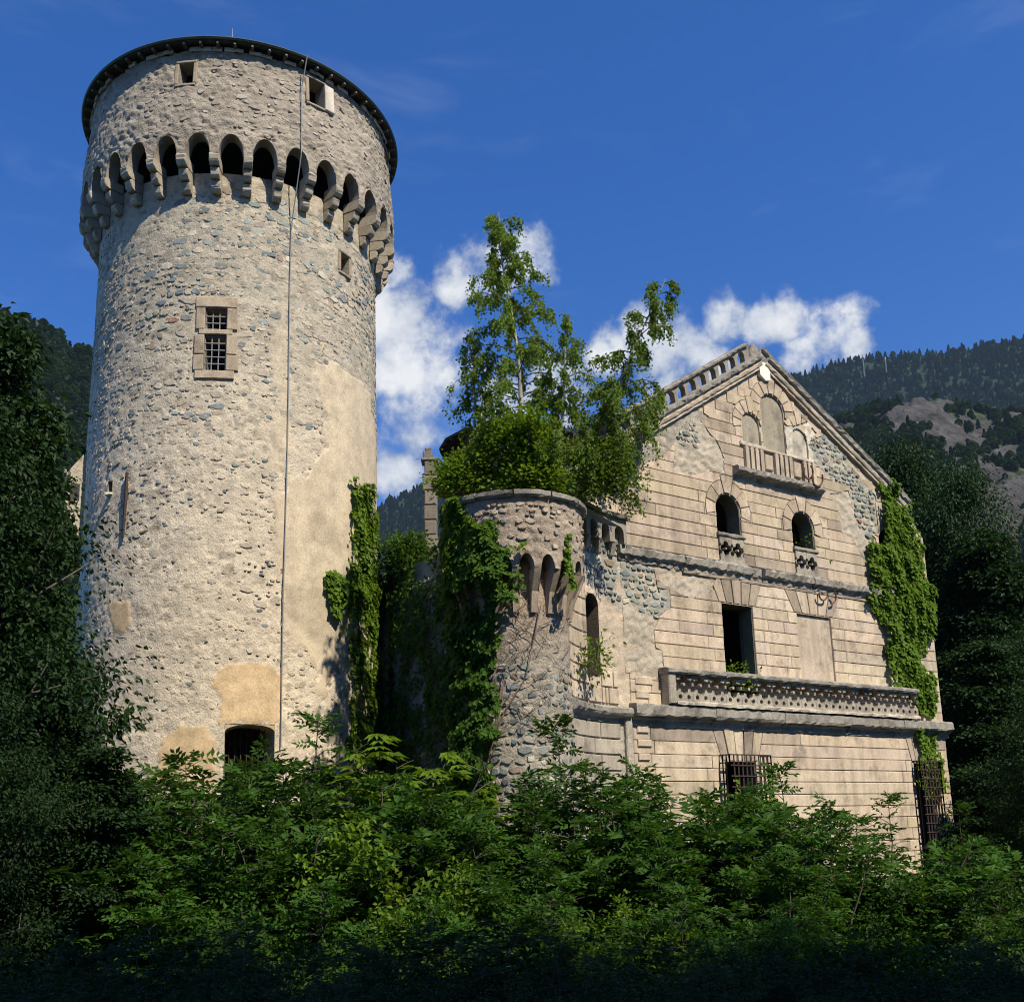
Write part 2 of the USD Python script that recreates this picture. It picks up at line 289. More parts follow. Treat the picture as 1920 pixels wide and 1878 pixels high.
TW = trimesh.transformations.rotation_matrix(.7, [.3, .8, .5])[:3, :3]
def noise(p, seed=0): return _noise(np.asarray(p) @ TW, seed)      # turned off the axes so that no grain runs with the walls
def fbm(p, octaves=4, seed=0): return _fbm(np.asarray(p) @ TW, octaves, seed)
def cylmap(cx, cy, R, psi0):
    """u = arc length at radius R, measured from the side that faces the camera"""
    Rf = R if callable(R) else (lambda z: R)
    R0 = Rf(5.0)
    def f(u, z, n):
        u, z, n = np.broadcast_arrays(np.asarray(u, float), np.asarray(z, float), np.asarray(n, float)); a = u / R0 + psi0; r = Rf(z) + n
        return np.stack([cx + r * np.sin(a), cy - r * np.cos(a), z], -1)
    return f
def cylpix(x, y, cx, cy, R):
    D = ray(x, y); a = D[0] ** 2 + D[1] ** 2; b = -2 * (D[0] * cx + D[1] * cy); c = cx * cx + cy * cy - R * R
    t = (-b - math.sqrt(max(b * b - 4 * a * c, 0))) / (2 * a); p = D * t
    return (math.atan2(p[0] - cx, -(p[1] - cy)) - math.atan2(-cx, cy)) * R, p[2] + EYE
def lines(a, b, step, extra=()):
    x = np.unique(np.round(np.concatenate([np.linspace(a, b, max(2, int(round((b - a) / step)) + 1)), [e for e in extra if a < e < b]]), 5))
    for e in extra:                                                   # drop plain lines that crowd a wanted one
        x = x[(np.abs(x - e) > step * .3) | (np.abs(x - e) < 1e-4)]
    return x
def smooth01(x, a, b):
    t = np.clip((x - a) / (b - a), 0, 1); return t * t * (3 - 2 * t)

# ------------------------------------------------------------------ the round tower
XT, YT, RT = -9.21, 33.1, 4.72
PSI_T = math.atan2(-XT, YT)
rng = np.random.default_rng(11)
R_body = lambda z: RT + 0.04 * np.clip((9 - z) / 9, 0, 1) ** 1.5 - 0.05 * smooth01(z, 15, 23)
R_drum = lambda z: 5.34 - 0.20 * smooth01(z, 25.0, 28.0)
tmap = cylmap(XT, YT, R_body, PSI_T); dmap = cylmap(XT, YT, R_drum, PSI_T)
def tpoly(pts, R=RT): return Polygon([cylpix(x, y, XT, YT, R) for x, y in pts]).buffer(0)
PL_SMOOTH = tpoly([(536, 895), (581, 896), (602, 884), (600, 850), (615, 805), (619, 774), (595, 733), (591, 681), (636, 692), (681, 723), (704, 800), (709, 1000), (709, 1240), (650, 1248), (616, 1263), (612, 1301), (585, 1297), (595, 1270), (595, 1243), (578, 1218), (543, 1206), (530, 1198), (530, 1120), (523, 1035), (516, 925)])
PL_HI = tpoly([(505, 640), (535, 560), (545, 700), (540, 880), (505, 880), (512, 760)])
PL_OCHRE = unary_union([tpoly([(406, 1256), (444, 1242), (506, 1242), (526, 1270), (526, 1356), (420, 1356), (409, 1359), (420, 1311), (392, 1290)]), tpoly([(306, 1387), (340, 1359), (385, 1359), (402, 1387), (402, 1470), (292, 1470)]), tpoly([(206, 1132), (244, 1127), (246, 1163), (229, 1191), (217, 1184), (205, 1150)])])
PL_LOW = tpoly([(250, 1440), (560, 1440), (640, 1300), (690, 1330), (690, 1600), (200, 1600)])
def wobble(u, z, a=.36, s=1.7, seed=3):
    q = np.stack([u * s, z * s, np.zeros_like(u)], 1); return u + a * (fbm(q, 3, seed) - .5) * 2, z + a * (fbm(q, 3, seed + 9) - .5) * 2
def inside(poly, u, z, **k):
    a, b = wobble(u, z, **k); c, d = wobble(u, z, a=.10, s=7.0, seed=41); return contains_xy(poly, a + c - u, b + d - z).astype(float)
def tower_zones(u, z):
    s = np.maximum(inside(PL_SMOOTH, u, z), inside(PL_HI, u, z, a=.3) * .55); o = inside(PL_OCHRE, u, z, a=.12); return s, o
def t_disp(p, u, z):
    s, o = tower_zones(u, z); rough = np.clip(1 - s - o * .9, 0.03, 1)
    big = fbm(p * 0.5, 3, 5) - .5; med = fbm(p * 2.6, 3, 6) - .5; q = p * np.array([5.5, 5.5, 8.5]); f1 = noise(q, 8) - .5; f2 = noise(q * 2.1, 4) - .5
    f3 = np.clip(noise(p * np.array([7, 7, 12]), 9) - .70, 0, 1); return .07 * big + rough * (.026 * med + .019 * f1 + .013 * f2 - .16 * f3) + .022 * s + .018 * o
def t_tint(p, u, z):
    s, o = tower_zones(u, z); h = smooth01(z, 13.5, 20.5)[:, None]; n1 = fbm(p * .9, 4, 21)[:, None]; n2 = fbm(p * 3.1, 3, 31)[:, None]
    low = np.array([.58, .49, .37]); up = np.array([.425, .37, .285])
    c = low * (1 - h) + up * h; c = c * (.78 + .44 * n1) * (.8 + .4 * n2)
    c = c * (1 - .45 * (smooth01(n2, .56, .70) * smooth01(n1, .35, .6)))
    left = smooth01(-u, 3.2, 6.0)[:, None]; c = c * (1 - .10 * left)
    cs = np.array([.53, .435, .31]) * (.86 + .28 * n1); stain = smooth01(n1, .52, .68) * .25; cs = cs * (1 - stain)
    c = c * (1 - s[:, None]) + cs * s[:, None]
    co = np.array([.55, .40, .235]) * (.66 + .45 * n2 + .25 * n1); return c * (1 - o[:, None]) + co * o[:, None]
tower = thing('round_tower', 'tall round stone tower with a corbelled crown and dark roof', 'tower', (XT, YT, 0))
def opening(x0, y0, x1, y1, R): u0, z1 = cylpix(x0, (y0 + y1) / 2, XT, YT, R)[0], cylpix((x0 + x1) / 2, y0, XT, YT, R)[1]; return u0, cylpix(x1, (y0 + y1) / 2, XT, YT, R)[0], cylpix((x0 + x1) / 2, y1, XT, YT, R)[1], z1
HW1, HW2, HB, HL = opening(385, 577, 426, 617, RT), opening(382, 627, 422, 694, RT), opening(641, 478, 656, 512, RT), opening(420, 1357, 514, 1500, RT)
UW = (HW1[0] + HW2[0]) / 2; UE = (HW1[1] + HW2[1]) / 2; HW1 = (UW, UE) + HW1[2:]; HW2 = (UW, UE) + HW2[2:]
HP = opening(202, 902, 211, 922, RT); R5_ = 5.34; DW1, DW2, DW3 = [tuple(np.array(opening(*q, 5.2)) * [R5_ / 5.2, R5_ / 5.2, 1, 1]) for q in ((335, 118, 362, 158), (580, 151, 608, 198), (722, 284, 730, 306))]; _o = lambda *a: opening(*a, 5.2)
ZC0, ZSP, ZAT, ZDT = 23.25, 24.25, 24.93, 28.0
u_f = lines(-9.0, 9.0, .043, [e for h in (HW1, HW2, HB, HL, HP) for e in h[:2]])
z_f = lines(0.0, 24.02, .058, [e for h in (HW1, HW2, HB, HL, HP) for e in h[2:]])
(vf, tt) = grid(u_f, z_f, tmap, t_disp, lambda p, u, z: np.concatenate([t_tint(p, u, z), (1 - .82 * np.clip(sum(tower_zones(u, z)), 0, 1))[:, None]], 1), holes=(HW1, HW2, HB, HL, HP))
put(tower, 'wall', vf, m_tower, tt[:, :3], smooth=True, relief=tt[:, 3])
u_b = np.linspace(9.0, 2 * math.pi * RT - 9.0, 50)
(vf, tt) = grid(u_b, np.linspace(0, 24.9, 60), tmap, lambda p, u, z: .1 * (fbm(p * 1.2, 3, 5) - .5), t_tint)
put(tower, 'rear_wall', vf, m_rubble, tt, smooth=True)
def reveal(h, mapf, depth, n0=0.01):
    u0, u1, z0, z1 = h; c = lambda u, z, n: mapf(u, z, n); q = []
    for (a, b) in (((u0, z0), (u1, z0)), ((u1, z0), (u1, z1)), ((u1, z1), (u0, z1)), ((u0, z1), (u0, z0))):
        v = np.array([c(*a, n0), c(*b, n0), c(*b, -depth), c(*a, -depth)]); q.append((v, np.array([(0, 2, 1), (0, 3, 2)])))
    return join(q)
m_dim = m_plaster
for h, mp_, d in ((HW1, tmap, .7), (HW2, tmap, .7), (HB, tmap, .6), (HL, tmap, 1.1), (HP, tmap, .5)):
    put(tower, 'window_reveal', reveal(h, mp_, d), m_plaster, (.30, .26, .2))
# stones in the body
def t_dens(u, z):
    if contains_xy(PL_SMOOTH.buffer(-.1), u, z) or contains_xy(PL_OCHRE.buffer(.1), u, z): return 0
    for h in (HW1, HW2, HB, HL, HP):
        if h[0] - .38 < u < h[1] + .38 and h[2] - .35 < z < h[3] + .35: return 0
    d = np.interp(z, [3, 8, 12, 13.8, 15, 16.2, 17.2, 19, 21, 23], [.02, .05, .08, .13, .24, .50, .42, .46, .72, .86])
    if u < -2: d *= np.interp(u, [-7, -4, -2], [.2, .45, 1])
    if u > 3.4 and 17.5 < z < 21: d = .75
    return d
r2 = np.random.default_rng(5)
lay = rubble_layout(r2, -6.8, 6.6, 3.0, 16.0, .13, .27, 1.55, t_dens) + rubble_layout(r2, -6.8, 6.6, 16.0, 23.2, .14, .33, 1.6, t_dens)
MORT = np.array([(.46, .39, .30), (.42, .36, .28), (.50, .43, .33), (.38, .33, .27), (.44, .36, .26)])
lay_stones(tower, lay, tmap, r2, (.006, .018), limit=300, tints=np.vstack([STONE_TINTS * 1.25, MORT]), p=np.array([.065] * 10 + [.07] * 5), tintf=lambda u, z, t: t if r2.random() < np.interp(z, [10, 15, 18, 21], [.18, .30, .7, .95]) else MORT[r2.integers(5)] * r2.uniform(.85, 1.12))
lay2 = [(u, z, w, h) for u, z, w, h in rubble_layout(r2, -6.6, 6.6, 3.0, 23.0, .09, .15, 1.5, lambda u, z: .0 if t_dens(u, z) == 0 else np.interp(z, [6, 14, 18, 23], [.10, .16, .26, .30]))]
s_, t_ = [], []
for u, z, w, h in lay2:
    v, f = stone_mesh(r2, u, z, w, h, r2.uniform(.006, .018), 6); s_.append((tmap(v[:, 0], v[:, 1], v[:, 2]), f)); c = STONE_TINTS[r2.integers(10)] * r2.uniform(.9, 1.45) if r2.random() < .30 else np.array([.46, .39, .30]) * r2.uniform(.8, 1.15)
    t_.append(np.repeat(np.array(c)[None], len(v), 0))
lay3 = rubble_layout(r2, -6.6, 6.6, 24.95, 27.8, .10, .24, 1.7, lambda u, z: 0 if any(h[0] - .3 < u < h[1] + .5 and h[2] - .2 < z < h[3] + .2 for h in (DW1, DW2, DW3)) or (-5.6 < u < -3.4) else .34)
s3, t3 = [], []
for u, z, w, h in lay3:
    v, f = stone_mesh(r2, u, z, w, h, r2.uniform(.006, .022), 7); s3.append((dmap(v[:, 0], v[:, 1], v[:, 2]), f)); t3.append(np.repeat((np.array([.36, .31, .25]) * r2.uniform(.7, 1.2))[None], len(v), 0))
put(tower, 'crown_rubble', join(s3), m_stone, np.vstack(t3), kind='stuff')
put(tower, 'pebbles', join(s_), m_stone, np.vstack(t_), kind='stuff')

# crown: corbels of three rolls, arches, drum
NB = 33; PITCHB = 2 * math.pi / NB; C0 = math.radians(-4.5); ARW = .73
def drum_low(a):
    """height of the drum's lower edge at the angle a"""
    t = ((a - C0) / PITCHB + .5) % 1.0 - .5; x = np.abs(t) / (ARW / 2)
    return np.where(x < 1, ZSP + (ZAT - ZSP) * np.sqrt(np.clip(1 - x ** 2, 0, 1)) * 1.0, ZSP)
R5 = float(R_drum(5.0))
def dr_disp(p, u, z):
    return .05 * (fbm(p * .6, 3, 15) - .5) + .06 * (fbm(p * 2.4, 3, 16) - .5) + .06 * (noise(p * np.array([5.5, 5.5, 8]), 18) - .5) + .05 * (noise(p * np.array([9, 9, 14]), 14) - .5) - .22 * np.clip(noise(p * np.array([6, 6, 11]), 19) - .68, 0, 1)
def dr_tint(p, u, z):
    n1 = fbm(p * .8, 4, 41)[:, None]; n2 = fbm(p * 3.3, 3, 43)[:, None]; c = np.array([.335, .285, .225]) * (.75 + .5 * n1) * (.74 + .52 * n2)
    sm = (smooth01(-u, 3.2, 3.6) * smooth01(u, -6.2, -5.6))[:, None]; c = c * (1 - sm * .5) + sm * .5 * np.array([.33, .30, .25])
    dk = smooth01(z, 27.3, 27.9)[:, None] * smooth01(n1, .4, .6); return c * (1 - .35 * dk)
k_ = 2 * NB * 8; ang = np.linspace(math.radians(-112), math.radians(112), int(k_ * 224 / 360 * 1.6)); 
edges = [C0 + (i + s * ARW / 2) * PITCHB for i in range(-12, 13) for s in (-1, 1)]
ang = np.unique(np.round(np.concatenate([ang, [e + d for e in edges if abs(e) < 1.9 for d in (-.0015, .0015)]]), 6))

zz_up = lines(25.2, ZDT, .06, [e for h in (DW1, DW2, DW3) for e in h[2:]]); fr = np.linspace(0, 1, 18)[:-1]
us_d = np.unique(np.round(np.concatenate([ang * R5, [e for h in (DW1, DW2, DW3) for e in h[:2]]]), 5))
rows = len(fr) + len(zz_up)
def drum_map(u, zi, n):
    lo = drum_low(np.asarray(u) / R5); zi = np.asarray(zi, float)
    z = np.where(zi < 25.2, lo + (25.2 - lo) * (zi - 24.0) / 1.2, zi); return dmap(u, z, n)
(vf, tt) = grid(us_d, np.concatenate([24.0 + 1.2 * fr, zz_up]), drum_map, dr_disp, dr_tint, holes=(DW1, DW2, DW3))
put(tower, 'crown_wall', vf, m_rubble, tt, smooth=True)
(vf, tt) = grid(np.linspace(math.radians(112), math.radians(248), 160) * R5, np.concatenate([24.0 + 1.2 * fr[::4], np.linspace(25.2, ZDT, 14)]), drum_map, dr_disp, dr_tint)
put(tower, 'rear_crown_wall', vf, m_rubble, tt, smooth=True)
for h in (DW1, DW2, DW3): put(tower, 'window_reveal', reveal(h, dmap, .5), m_plaster, (.28, .25, .2))
# soffit of the arches and the inner shell of the crown
aa = np.unique(np.concatenate([np.linspace(-math.pi, math.pi, NB * 20 + 1), np.array(edges) - .0015, np.array(edges) + .0015])); lo = drum_low(aa)
ro, ri = R5 + .0, 4.92
V = np.vstack([np.stack([XT + r * np.sin(aa + PSI_T), YT - r * np.cos(aa + PSI_T), z], 1) for r, z in ((ro, lo), (ri, lo), (ri, np.full_like(lo, 25.5)))])
k = len(aa); i = np.arange(k - 1); F = np.vstack([np.stack([q * k + i, (q + 1) * k + i, (q + 1) * k + i + 1], 1) for q in (0, 1)] + [np.stack([q * k + i, (q + 1) * k + i + 1, q * k + i + 1], 1) for q in (0, 1)])
put(tower, 'arch_soffit', (V, F), m_plaster, (.30, .26, .205))
def corbel_stone(a, w, r0, r1, z0, z1, rng):
    """a roll-fronted stone running out from the wall: profile extruded across its width"""
    h = z1 - z0; rad = min(h * .55, (r1 - r0) * .9); t = np.linspace(0, np.pi / 2, 6)
    pr = [(r0, z0 + .01)] + [(r1 - rad + rad * math.sin(q), z0 + rad - rad * math.cos(q)) for q in t] + [(r1 + .02, z0 + h * .78), (r1 - .03, z1 - .015), (r0, z1 - .015)]
    pr = np.array(pr); k = len(pr); V = []
    for s in (-1, -.86, .86, 1):
        q = pr.copy(); e = .025 if abs(s) == 1 else 0; q[:, 0] -= e * (q[:, 0] > r0 + .01); V.append(np.stack([np.full(k, s * w / 2), q[:, 1], q[:, 0]], 1))
    V = np.vstack(V); V[:, 1:] += rng.normal(0, .008, (len(V), 2)); F = []
    for q in range(3):
        for i in range(k):
            j = (i + 1) % k; F += [(q * k + i, (q + 1) * k + j, q * k + j), (q * k + i, (q + 1) * k + i, (q + 1) * k + j)]
    for i in range(1, k - 1): F += [(0, i, i + 1), (3 * k, 3 * k + i + 1, 3 * k + i)]
    f = a + PSI_T; er, et = np.array([math.sin(f), -math.cos(f), 0]), np.array([math.cos(f), math.sin(f), 0])
    return np.array([XT, YT, 0]) + V[:, :1] * et + V[:, 2:] * er + V[:, 1:2] * np.array([0, 0, 1.0]), np.array(F)
for i in range(NB):
    a = C0 + (i - NB // 2 + .5) * PITCHB; w = .275 + rng.normal(0, .012); zs = np.linspace(ZC0, ZSP + .02, 4); tc = np.array([.36, .305, .235])
    c = put(tower, 'corbel', corbel_stone(a, w + .02, 4.70, 5.36, zs[2] + .0, ZSP + .02, rng), m_stone, tc * rng.uniform(.85, 1.15))
    for j in range(2):
        put(c, 'corbel_stone', corbel_stone(a, w + rng.normal(0, .012), 4.70, 4.94 + .21 * j + rng.normal(0, .012), zs[j], zs[j + 1], rng), m_stone, tc * rng.uniform(.8, 1.15))
# stone surround of the barred windows
def tblk(h, n0=-.05, n1=.05, c=.02, nu=1, mp_=tmap):
    v, f = blk(*h, n0, n1, c, nu); return mp_(v[:, 0], v[:, 1], v[:, 2]), f
cream = np.array([.47, .375, .27])
for h in [(UW - .30, UE + .30, HW1[3] + .02, HW1[3] + .36), (UW - .18, UE + .18, HW2[3] + .005, HW1[2] - .005), (UW - .26, UE + .26, HW2[2] - .27, HW2[2] - .01)]:
    put(tower, 'window_lintel' if h[2] > HW1[3] else 'window_transom' if h[2] > HW2[2] else 'window_sill', tblk(h, nu=4), m_block, cream * rng.uniform(.9, 1.08))
for (u0, u1) in ((UW - .31, UW - .01), (UE + .01, UE + .31)):
    for z0, z1 in ((HW2[2], HW2[2] + .5), (HW2[2] + .52, HW2[3]), (HW1[2], HW1[3])): put(tower, 'window_jamb', tblk((u0 + rng.normal(0, .03), u1, z0, z1) if u0 < UW else (u0, u1 + rng.normal(0, .03), z0, z1)), m_block, cream * rng.uniform(.88, 1.08))
def grille(parent, h, mapf, n, nu, nz, w=.028, mat=m_iron, lab=None):
    u0, u1, z0, z1 = h; g = None
    fr = [((u0, z0), (u1, z0)), ((u0, z1), (u1, z1)), ((u0, z0), (u0, z1)), ((u1, z0), (u1, z1))]
    bx = [bar(mapf(*a, n), mapf(*b, n), w) for a, b in fr]; g = put(parent, 'window_grille', join(bx), mat, label=lab)
    for u in np.linspace(u0, u1, nu + 2)[1:-1]: put(g, 'upright_bar', bar(mapf(u, z0, n), mapf(u, z1, n), w), mat)
    for z in np.linspace(z0, z1, nz + 2)[1:-1]: put(g, 'cross_bar', bar(mapf(u0, z, n + .015), mapf(u1, z, n + .015), w), mat)
    return g
m_lightiron = M_plain('grey_iron', (0.20, 0.19, 0.19), var=0.25, rough=0.7)
grille(tower, (HW1[0] + .01, HW1[1] - .01, HW1[2] + .03, HW1[3] - .01), tmap, -.10, 2, 2, .03, m_lightiron)
grille(tower, (HW2[0] + .01, HW2[1] - .01, HW2[2] + .01, HW2[3] - .03), tmap, -.06, 2, 4, .03, m_lightiron)
for u in np.linspace(HL[0] + .12, HL[1] - .12, 7): put(tower, 'window_bar', bar(tmap(u, HL[2], -.65), tmap(u, HL[3] - .05, -.65), .03), m_iron)
# segmental head of the lower window
pa = arch(HL[0] - .0, HL[1] + .0, HL[3] - 1, HL[3] - .01, 12, .2); pa = sbox(HL[0], HL[3] - .5, HL[1], HL[3] + .02).difference(pa); v, f = extrude(pa, -.9, -.0); put(tower, 'arched_head', (tmap(v[:, 0], v[:, 1], v[:, 2]), f), m_plaster, (.44, .34, .22))
# surrounds of the crown windows and of the small square window
for h, mp_ in ((DW1, dmap), (DW2, dmap), (HB, tmap)):
    u0, u1, z0, z1 = h
    put(tower, 'window_lintel', tblk((u0 - .10, u1 + .10, z1 + .005, z1 + .10), n1=.05, mp_=mp_, nu=2), m_block, cream * .75)
    if h is DW2: put(tower, 'window_jamb', tblk((u1 + .005, u1 + .36, z0 - .06, z1 + .0), n1=.09, mp_=mp_), m_block, (.62, .55, .45), label='pale dressed stone beside the crown window')
    else: put(tower, 'window_jamb', tblk((u1 + .005, u1 + .13, z0, z1), n1=.045, mp_=mp_), m_stone, cream * .66)
    put(tower, 'window_jamb', tblk((u0 - .13, u0 - .005, z0, z1), n1=.045, mp_=mp_), m_stone, cream * .66)
    put(tower, 'window_sill', tblk((u0 - .1, u1 + .1, z0 - .10, z0 - .005), n1=.05, mp_=mp_, nu=2), m_stone, cream * .66)
# roof: low cone with rafters under its eaves
RR, ZR = 5.40, 28.22
t = np.linspace(0, 2 * np.pi, 121)[:-1]; ring = lambda r, z: np.stack([XT + r * np.sin(t), YT - r * np.cos(t), np.full_like(t, z)], 1)
V = np.vstack([ring(5.0, ZR - .03), ring(RR, ZR - .08), ring(RR + .03, ZR - .04), ring(RR + .02, ZR + .03), ring(3.0, ZR + .42), [[XT, YT, ZR + .8]]]); k = len(t); F = []
for q in range(4):
    for i in range(k): j = (i + 1) % k; F += [(q * k + i, q * k + j, (q + 1) * k + j), (q * k + i, (q + 1) * k + j, (q + 1) * k + i)]
F += [(4 * k + i, 4 * k + (i + 1) % k, 5 * k) for i in range(k)]
roof = put(tower, 'roof', (V, np.array(F)), m_roof)
gp = ring(RR + .05, ZR - .02); put(roof, 'gutter', tube(np.vstack([gp, gp[:2]]), .05, 5), M_plain('mossy_gutter', (.06, .075, .055), rough=.6))
for i in range(64):
    a = i / 64 * 2 * math.pi; e = np.array([math.sin(a), -math.cos(a), 0]); b_ = np.array([XT, YT, ZR - .14])
    r_ = put(tower, 'rafter', bar(b_ + e * 4.9, b_ + e * (RR - .02), .09, .11), m_wood)
    put(r_, 'rafter_end', bar(b_ + e * (RR - .018), b_ + e * (RR + .012), .06, .06), m_lightiron)
# ragged wall head: slabs under the rafters
for i in range(46):
    a = -95 + i * 4.15 + rng.normal(0, .5); w = rng.uniform(.25, .5); u = math.radians(a) * R5
    if rng.random() < .75: put(tower, 'coping_stone', tblk((u, u + w, ZDT - .05, ZDT + rng.uniform(.04, .10)), -.12, .05 + rng.uniform(0, .06), .02, mp_=dmap), m_stone, np.array([.40, .35, .28]) * rng.uniform(.7, 1.15))
put(tower, 'lightning_rod', tube([(XT + .4, YT - 3.4, ZR + .3), (XT + .4, YT - 3.4, ZR + 1.5), (XT + .4, YT - 3.4, ZR + 2.1)], [.03, .025, .012], 6), m_cable)
# conductor cable from the roof rim down the wall
pts = [dmap(u_, z_, n_) for u_, z_, n_ in [(cylpix(572, 100, XT, YT, 5.6)[0], ZR, .45), (cylpix(567, 190, XT, YT, 5.3)[0], 27.2, .10), (cylpix(563, 300, XT, YT, 5.4)[0], 24.7, .10)]]
pts += [tmap(*cylpix(x, y, XT, YT, 4.9), .06) for x, y in [(547, 420), (543, 560), (541, 720), (537, 900), (531, 1100), (528, 1250), (526, 1400)]]
pp = np.array(pts); tpar = np.linspace(0, 1, len(pp)); tq = np.linspace(0, 1, 60); pp = np.stack([np.interp(tq, tpar, pp[:, c]) for c in range(3)], 1)
put(tower, 'conductor_cable', tube(pp, .019, 6), m_cable)
# iron wall anchor, latrine box on the left flank
pa = [tmap(*cylpix(x, y, XT, YT, 4.85), .06) for x, y in [(239, 884), (237, 925), (234, 965), (231, 1006)]]
put(tower, 'wall_anchor', tube(pa, [.05, .06, .045, .04], 5), m_iron)
U0 = math.radians(-81.5) * RT
def lbox(u0, u1, z0, z1, n0, n1): return extrude(sbox(u0, z0, u1, z1), n0, n1)
prof = [(-.1, 12.9), (.50, 13.45), (.56, 13.5), (.56, 15.15), (.50, 15.2), (-.1, 16.1)]
v, f = moulding(prof, U0 - .55, U0 + .45, seg=.5); lat = put(tower, 'latrine_box', (tmap(v[:, 0], v[:, 1], v[:, 2]), f), m_rubble, (.47, .40, .30))
v, f = moulding([(.57, 13.42), (.63, 13.42), (.63, 13.54), (.57, 13.54)], U0 - .58, U0 + .48, seg=.5); put(lat, 'string_course', (tmap(v[:, 0], v[:, 1], v[:, 2]), f), m_stone, (.42, .36, .28))
v, f = moulding([(.57, 15.1), (.64, 15.1), (.64, 15.2), (.57, 15.2)], U0 - .58, U0 + .48, seg=.5); put(lat, 'string_course', (tmap(v[:, 0], v[:, 1], v[:, 2]), f), m_stone, (.42, .36, .28))
q_ = [tmap(U0 + .452, z_, n_) for z_, n_ in ((14.25, .16), (14.25, .44), (14.8, .44), (14.8, .16))]; q2 = [tmap(U0 + .458, z_, n_) for z_, n_ in ((14.25, .16), (14.25, .44), (14.8, .44), (14.8, .16))]
put(lat, 'window', (np.array(q_ + q2), np.array([(4, 5, 6), (4, 6, 7)] + [z for i in range(4) for z in ((i, (i + 1) % 4, 4 + (i + 1) % 4), (i, 4 + (i + 1) % 4, 4 + i))])), m_dark)
v, f = stone_mesh(rng, (HP[0] + HP[1]) / 2, HP[2] - .08, .26, .12, .14); put(tower, 'stone', (tmap(v[:, 0], v[:, 1], v[:, 2]), f), m_stone, (.5, .46, .38))

# ------------------------------------------------------------------ the gabled manor: frame of its front wall (s along, z up, n out)
BETA = math.radians(55.5)
DV = np.array([math.sin(BETA), math.cos(BETA), 0]); NV = np.array([math.cos(BETA), -math.sin(BETA), 0])
_a = ray(1185, 1345); F0 = _a / _a[1] * 27.745; F0[2] = 0
def fmap(s, z, n):
    s, z, n = np.broadcast_arrays(np.asarray(s, float), np.asarray(z, float), np.asarray(n, float))
    return F0 + s[..., None] * DV + n[..., None] * NV + z[..., None] * np.array([0, 0, 1.0])
def fp(x, y, off=0.0):
    r = ray(x, y); p = r * ((F0 @ NV + off) / (r @ NV)); return (p - F0) @ DV, p[2] + EYE
def fv(vf): v, f = vf; return fmap(v[:, 0], v[:, 1], v[:, 2]), f
def fpoly(pts, off=0.0): return Polygon([fp(x, y, off) for x, y in pts]).buffer(0)
rng = np.random.default_rng(23)
manor = thing('gabled_manor', 'ruined cream manor front with a pointed gable, banded blocks and empty windows', 'building', tuple(fmap(7.0, 0, -4.0)))
SL, SR, ZB = -2.8, 14.25, 0.2
APX, APZ = fp(1428, 690); AL, ALZ = fp(1200, 826, .05); AR, ARZ = fp(1668, 930, .05)
kl, kr = (APZ - ALZ) / (APX - AL), (APZ - ARZ) / (AR - APX)
def gz(s): return np.where(s < APX, APZ - kl * (APX - s), APZ - kr * (s - APX))   # underside of the raking moulding
SE = 13.3
outline = Polygon([(SL, ZB), (SR, ZB), (SR, 13.7), (SE + .25, 14.4), (SE, float(gz(SE)) + .1), (APX, APZ + .1), (SL, float(gz(SL)) + .1)])
# openings
def hole(x0, y0, x1, y1, xc=None):
    s0, z1 = fp(x0, y0); s1, z0 = fp(x1, y1); return s0, s1, z0, z1
W1 = (*[fp(1345, 1000)[0], fp(1390, 1000)[0]], 11.42, fp(1366, 927)[1]); W2 = (*[fp(1487, 1020)[0], fp(1527, 1020)[0]], 11.42, fp(1505, 961)[1]); W3 = (11.62, 12.42, 11.42, W2[3])
DO = (3.71, 5.03, 7.0, fp(1352, 1130)[1]); GR = (3.4, 4.66, 2.75, 5.55); GR2 = (12.3, 13.2, 2.0, 5.62); SM = (fp(1548, 1480)[0], fp(1580, 1480)[0], 2.7, 4.4)
N1 = (*[fp(1391, 800)[0], fp(1424, 800)[0]], fp(1405, 832)[1], fp(1400, 773)[1]); NC = (*[fp(1427, 790)[0], fp(1470, 790)[0]], fp(1450, 845)[1], fp(1437, 738)[1]); N2 = (*[fp(1484, 830)[0], fp(1514, 830)[0]], fp(1490, 855)[1], fp(1492, 802)[1])
A_ = lambda h: arch(*h, k=14)
BX = lambda h: sbox(h[0], h[2], h[1], h[3])
opens = [A_(W1), A_(W2), A_(W3), BX(DO), BX(GR), BX(GR2)]; niches = [A_(N1), A_(NC), A_(N2)]
BLIND = (fp(1497, 1200)[0], fp(1560, 1200)[0], 7.1, fp(1510, 1152)[1])
wallp = outline.difference(unary_union(opens + niches + [BX(BLIND), sbox(-2.65, 7.3, -.35, 10.9)]))
wt = np.array([.56, .45, .335])
put(manor, 'front_wall', fv(extrude(wallp, -.55, -.012)), m_plaster, wt * .86)
for h, c, nm in ((N1, (.36, .31, .235), 'blind_niche'), (NC, (.33, .285, .21), 'blind_niche'), (N2, (.56, .50, .40), 'blind_niche')): put(manor, nm, fv(extrude(A_(h).buffer(.02), -.30, -.06)), m_block, c)
put(manor, 'blocked_window', fv(extrude(BX(BLIND).buffer(.03), -.30, -.045)), m_block, wt * .92)
for h, o in zip((W1, W2, W3, DO, GR, GR2), opens): put(manor, 'window_reveal', fv(extrude(o.difference(o.buffer(-.025)), -.548, -.03)), m_plaster, (.15, .14, .095))  # mossy lining; its dark tint also paints in the shade of the jambs
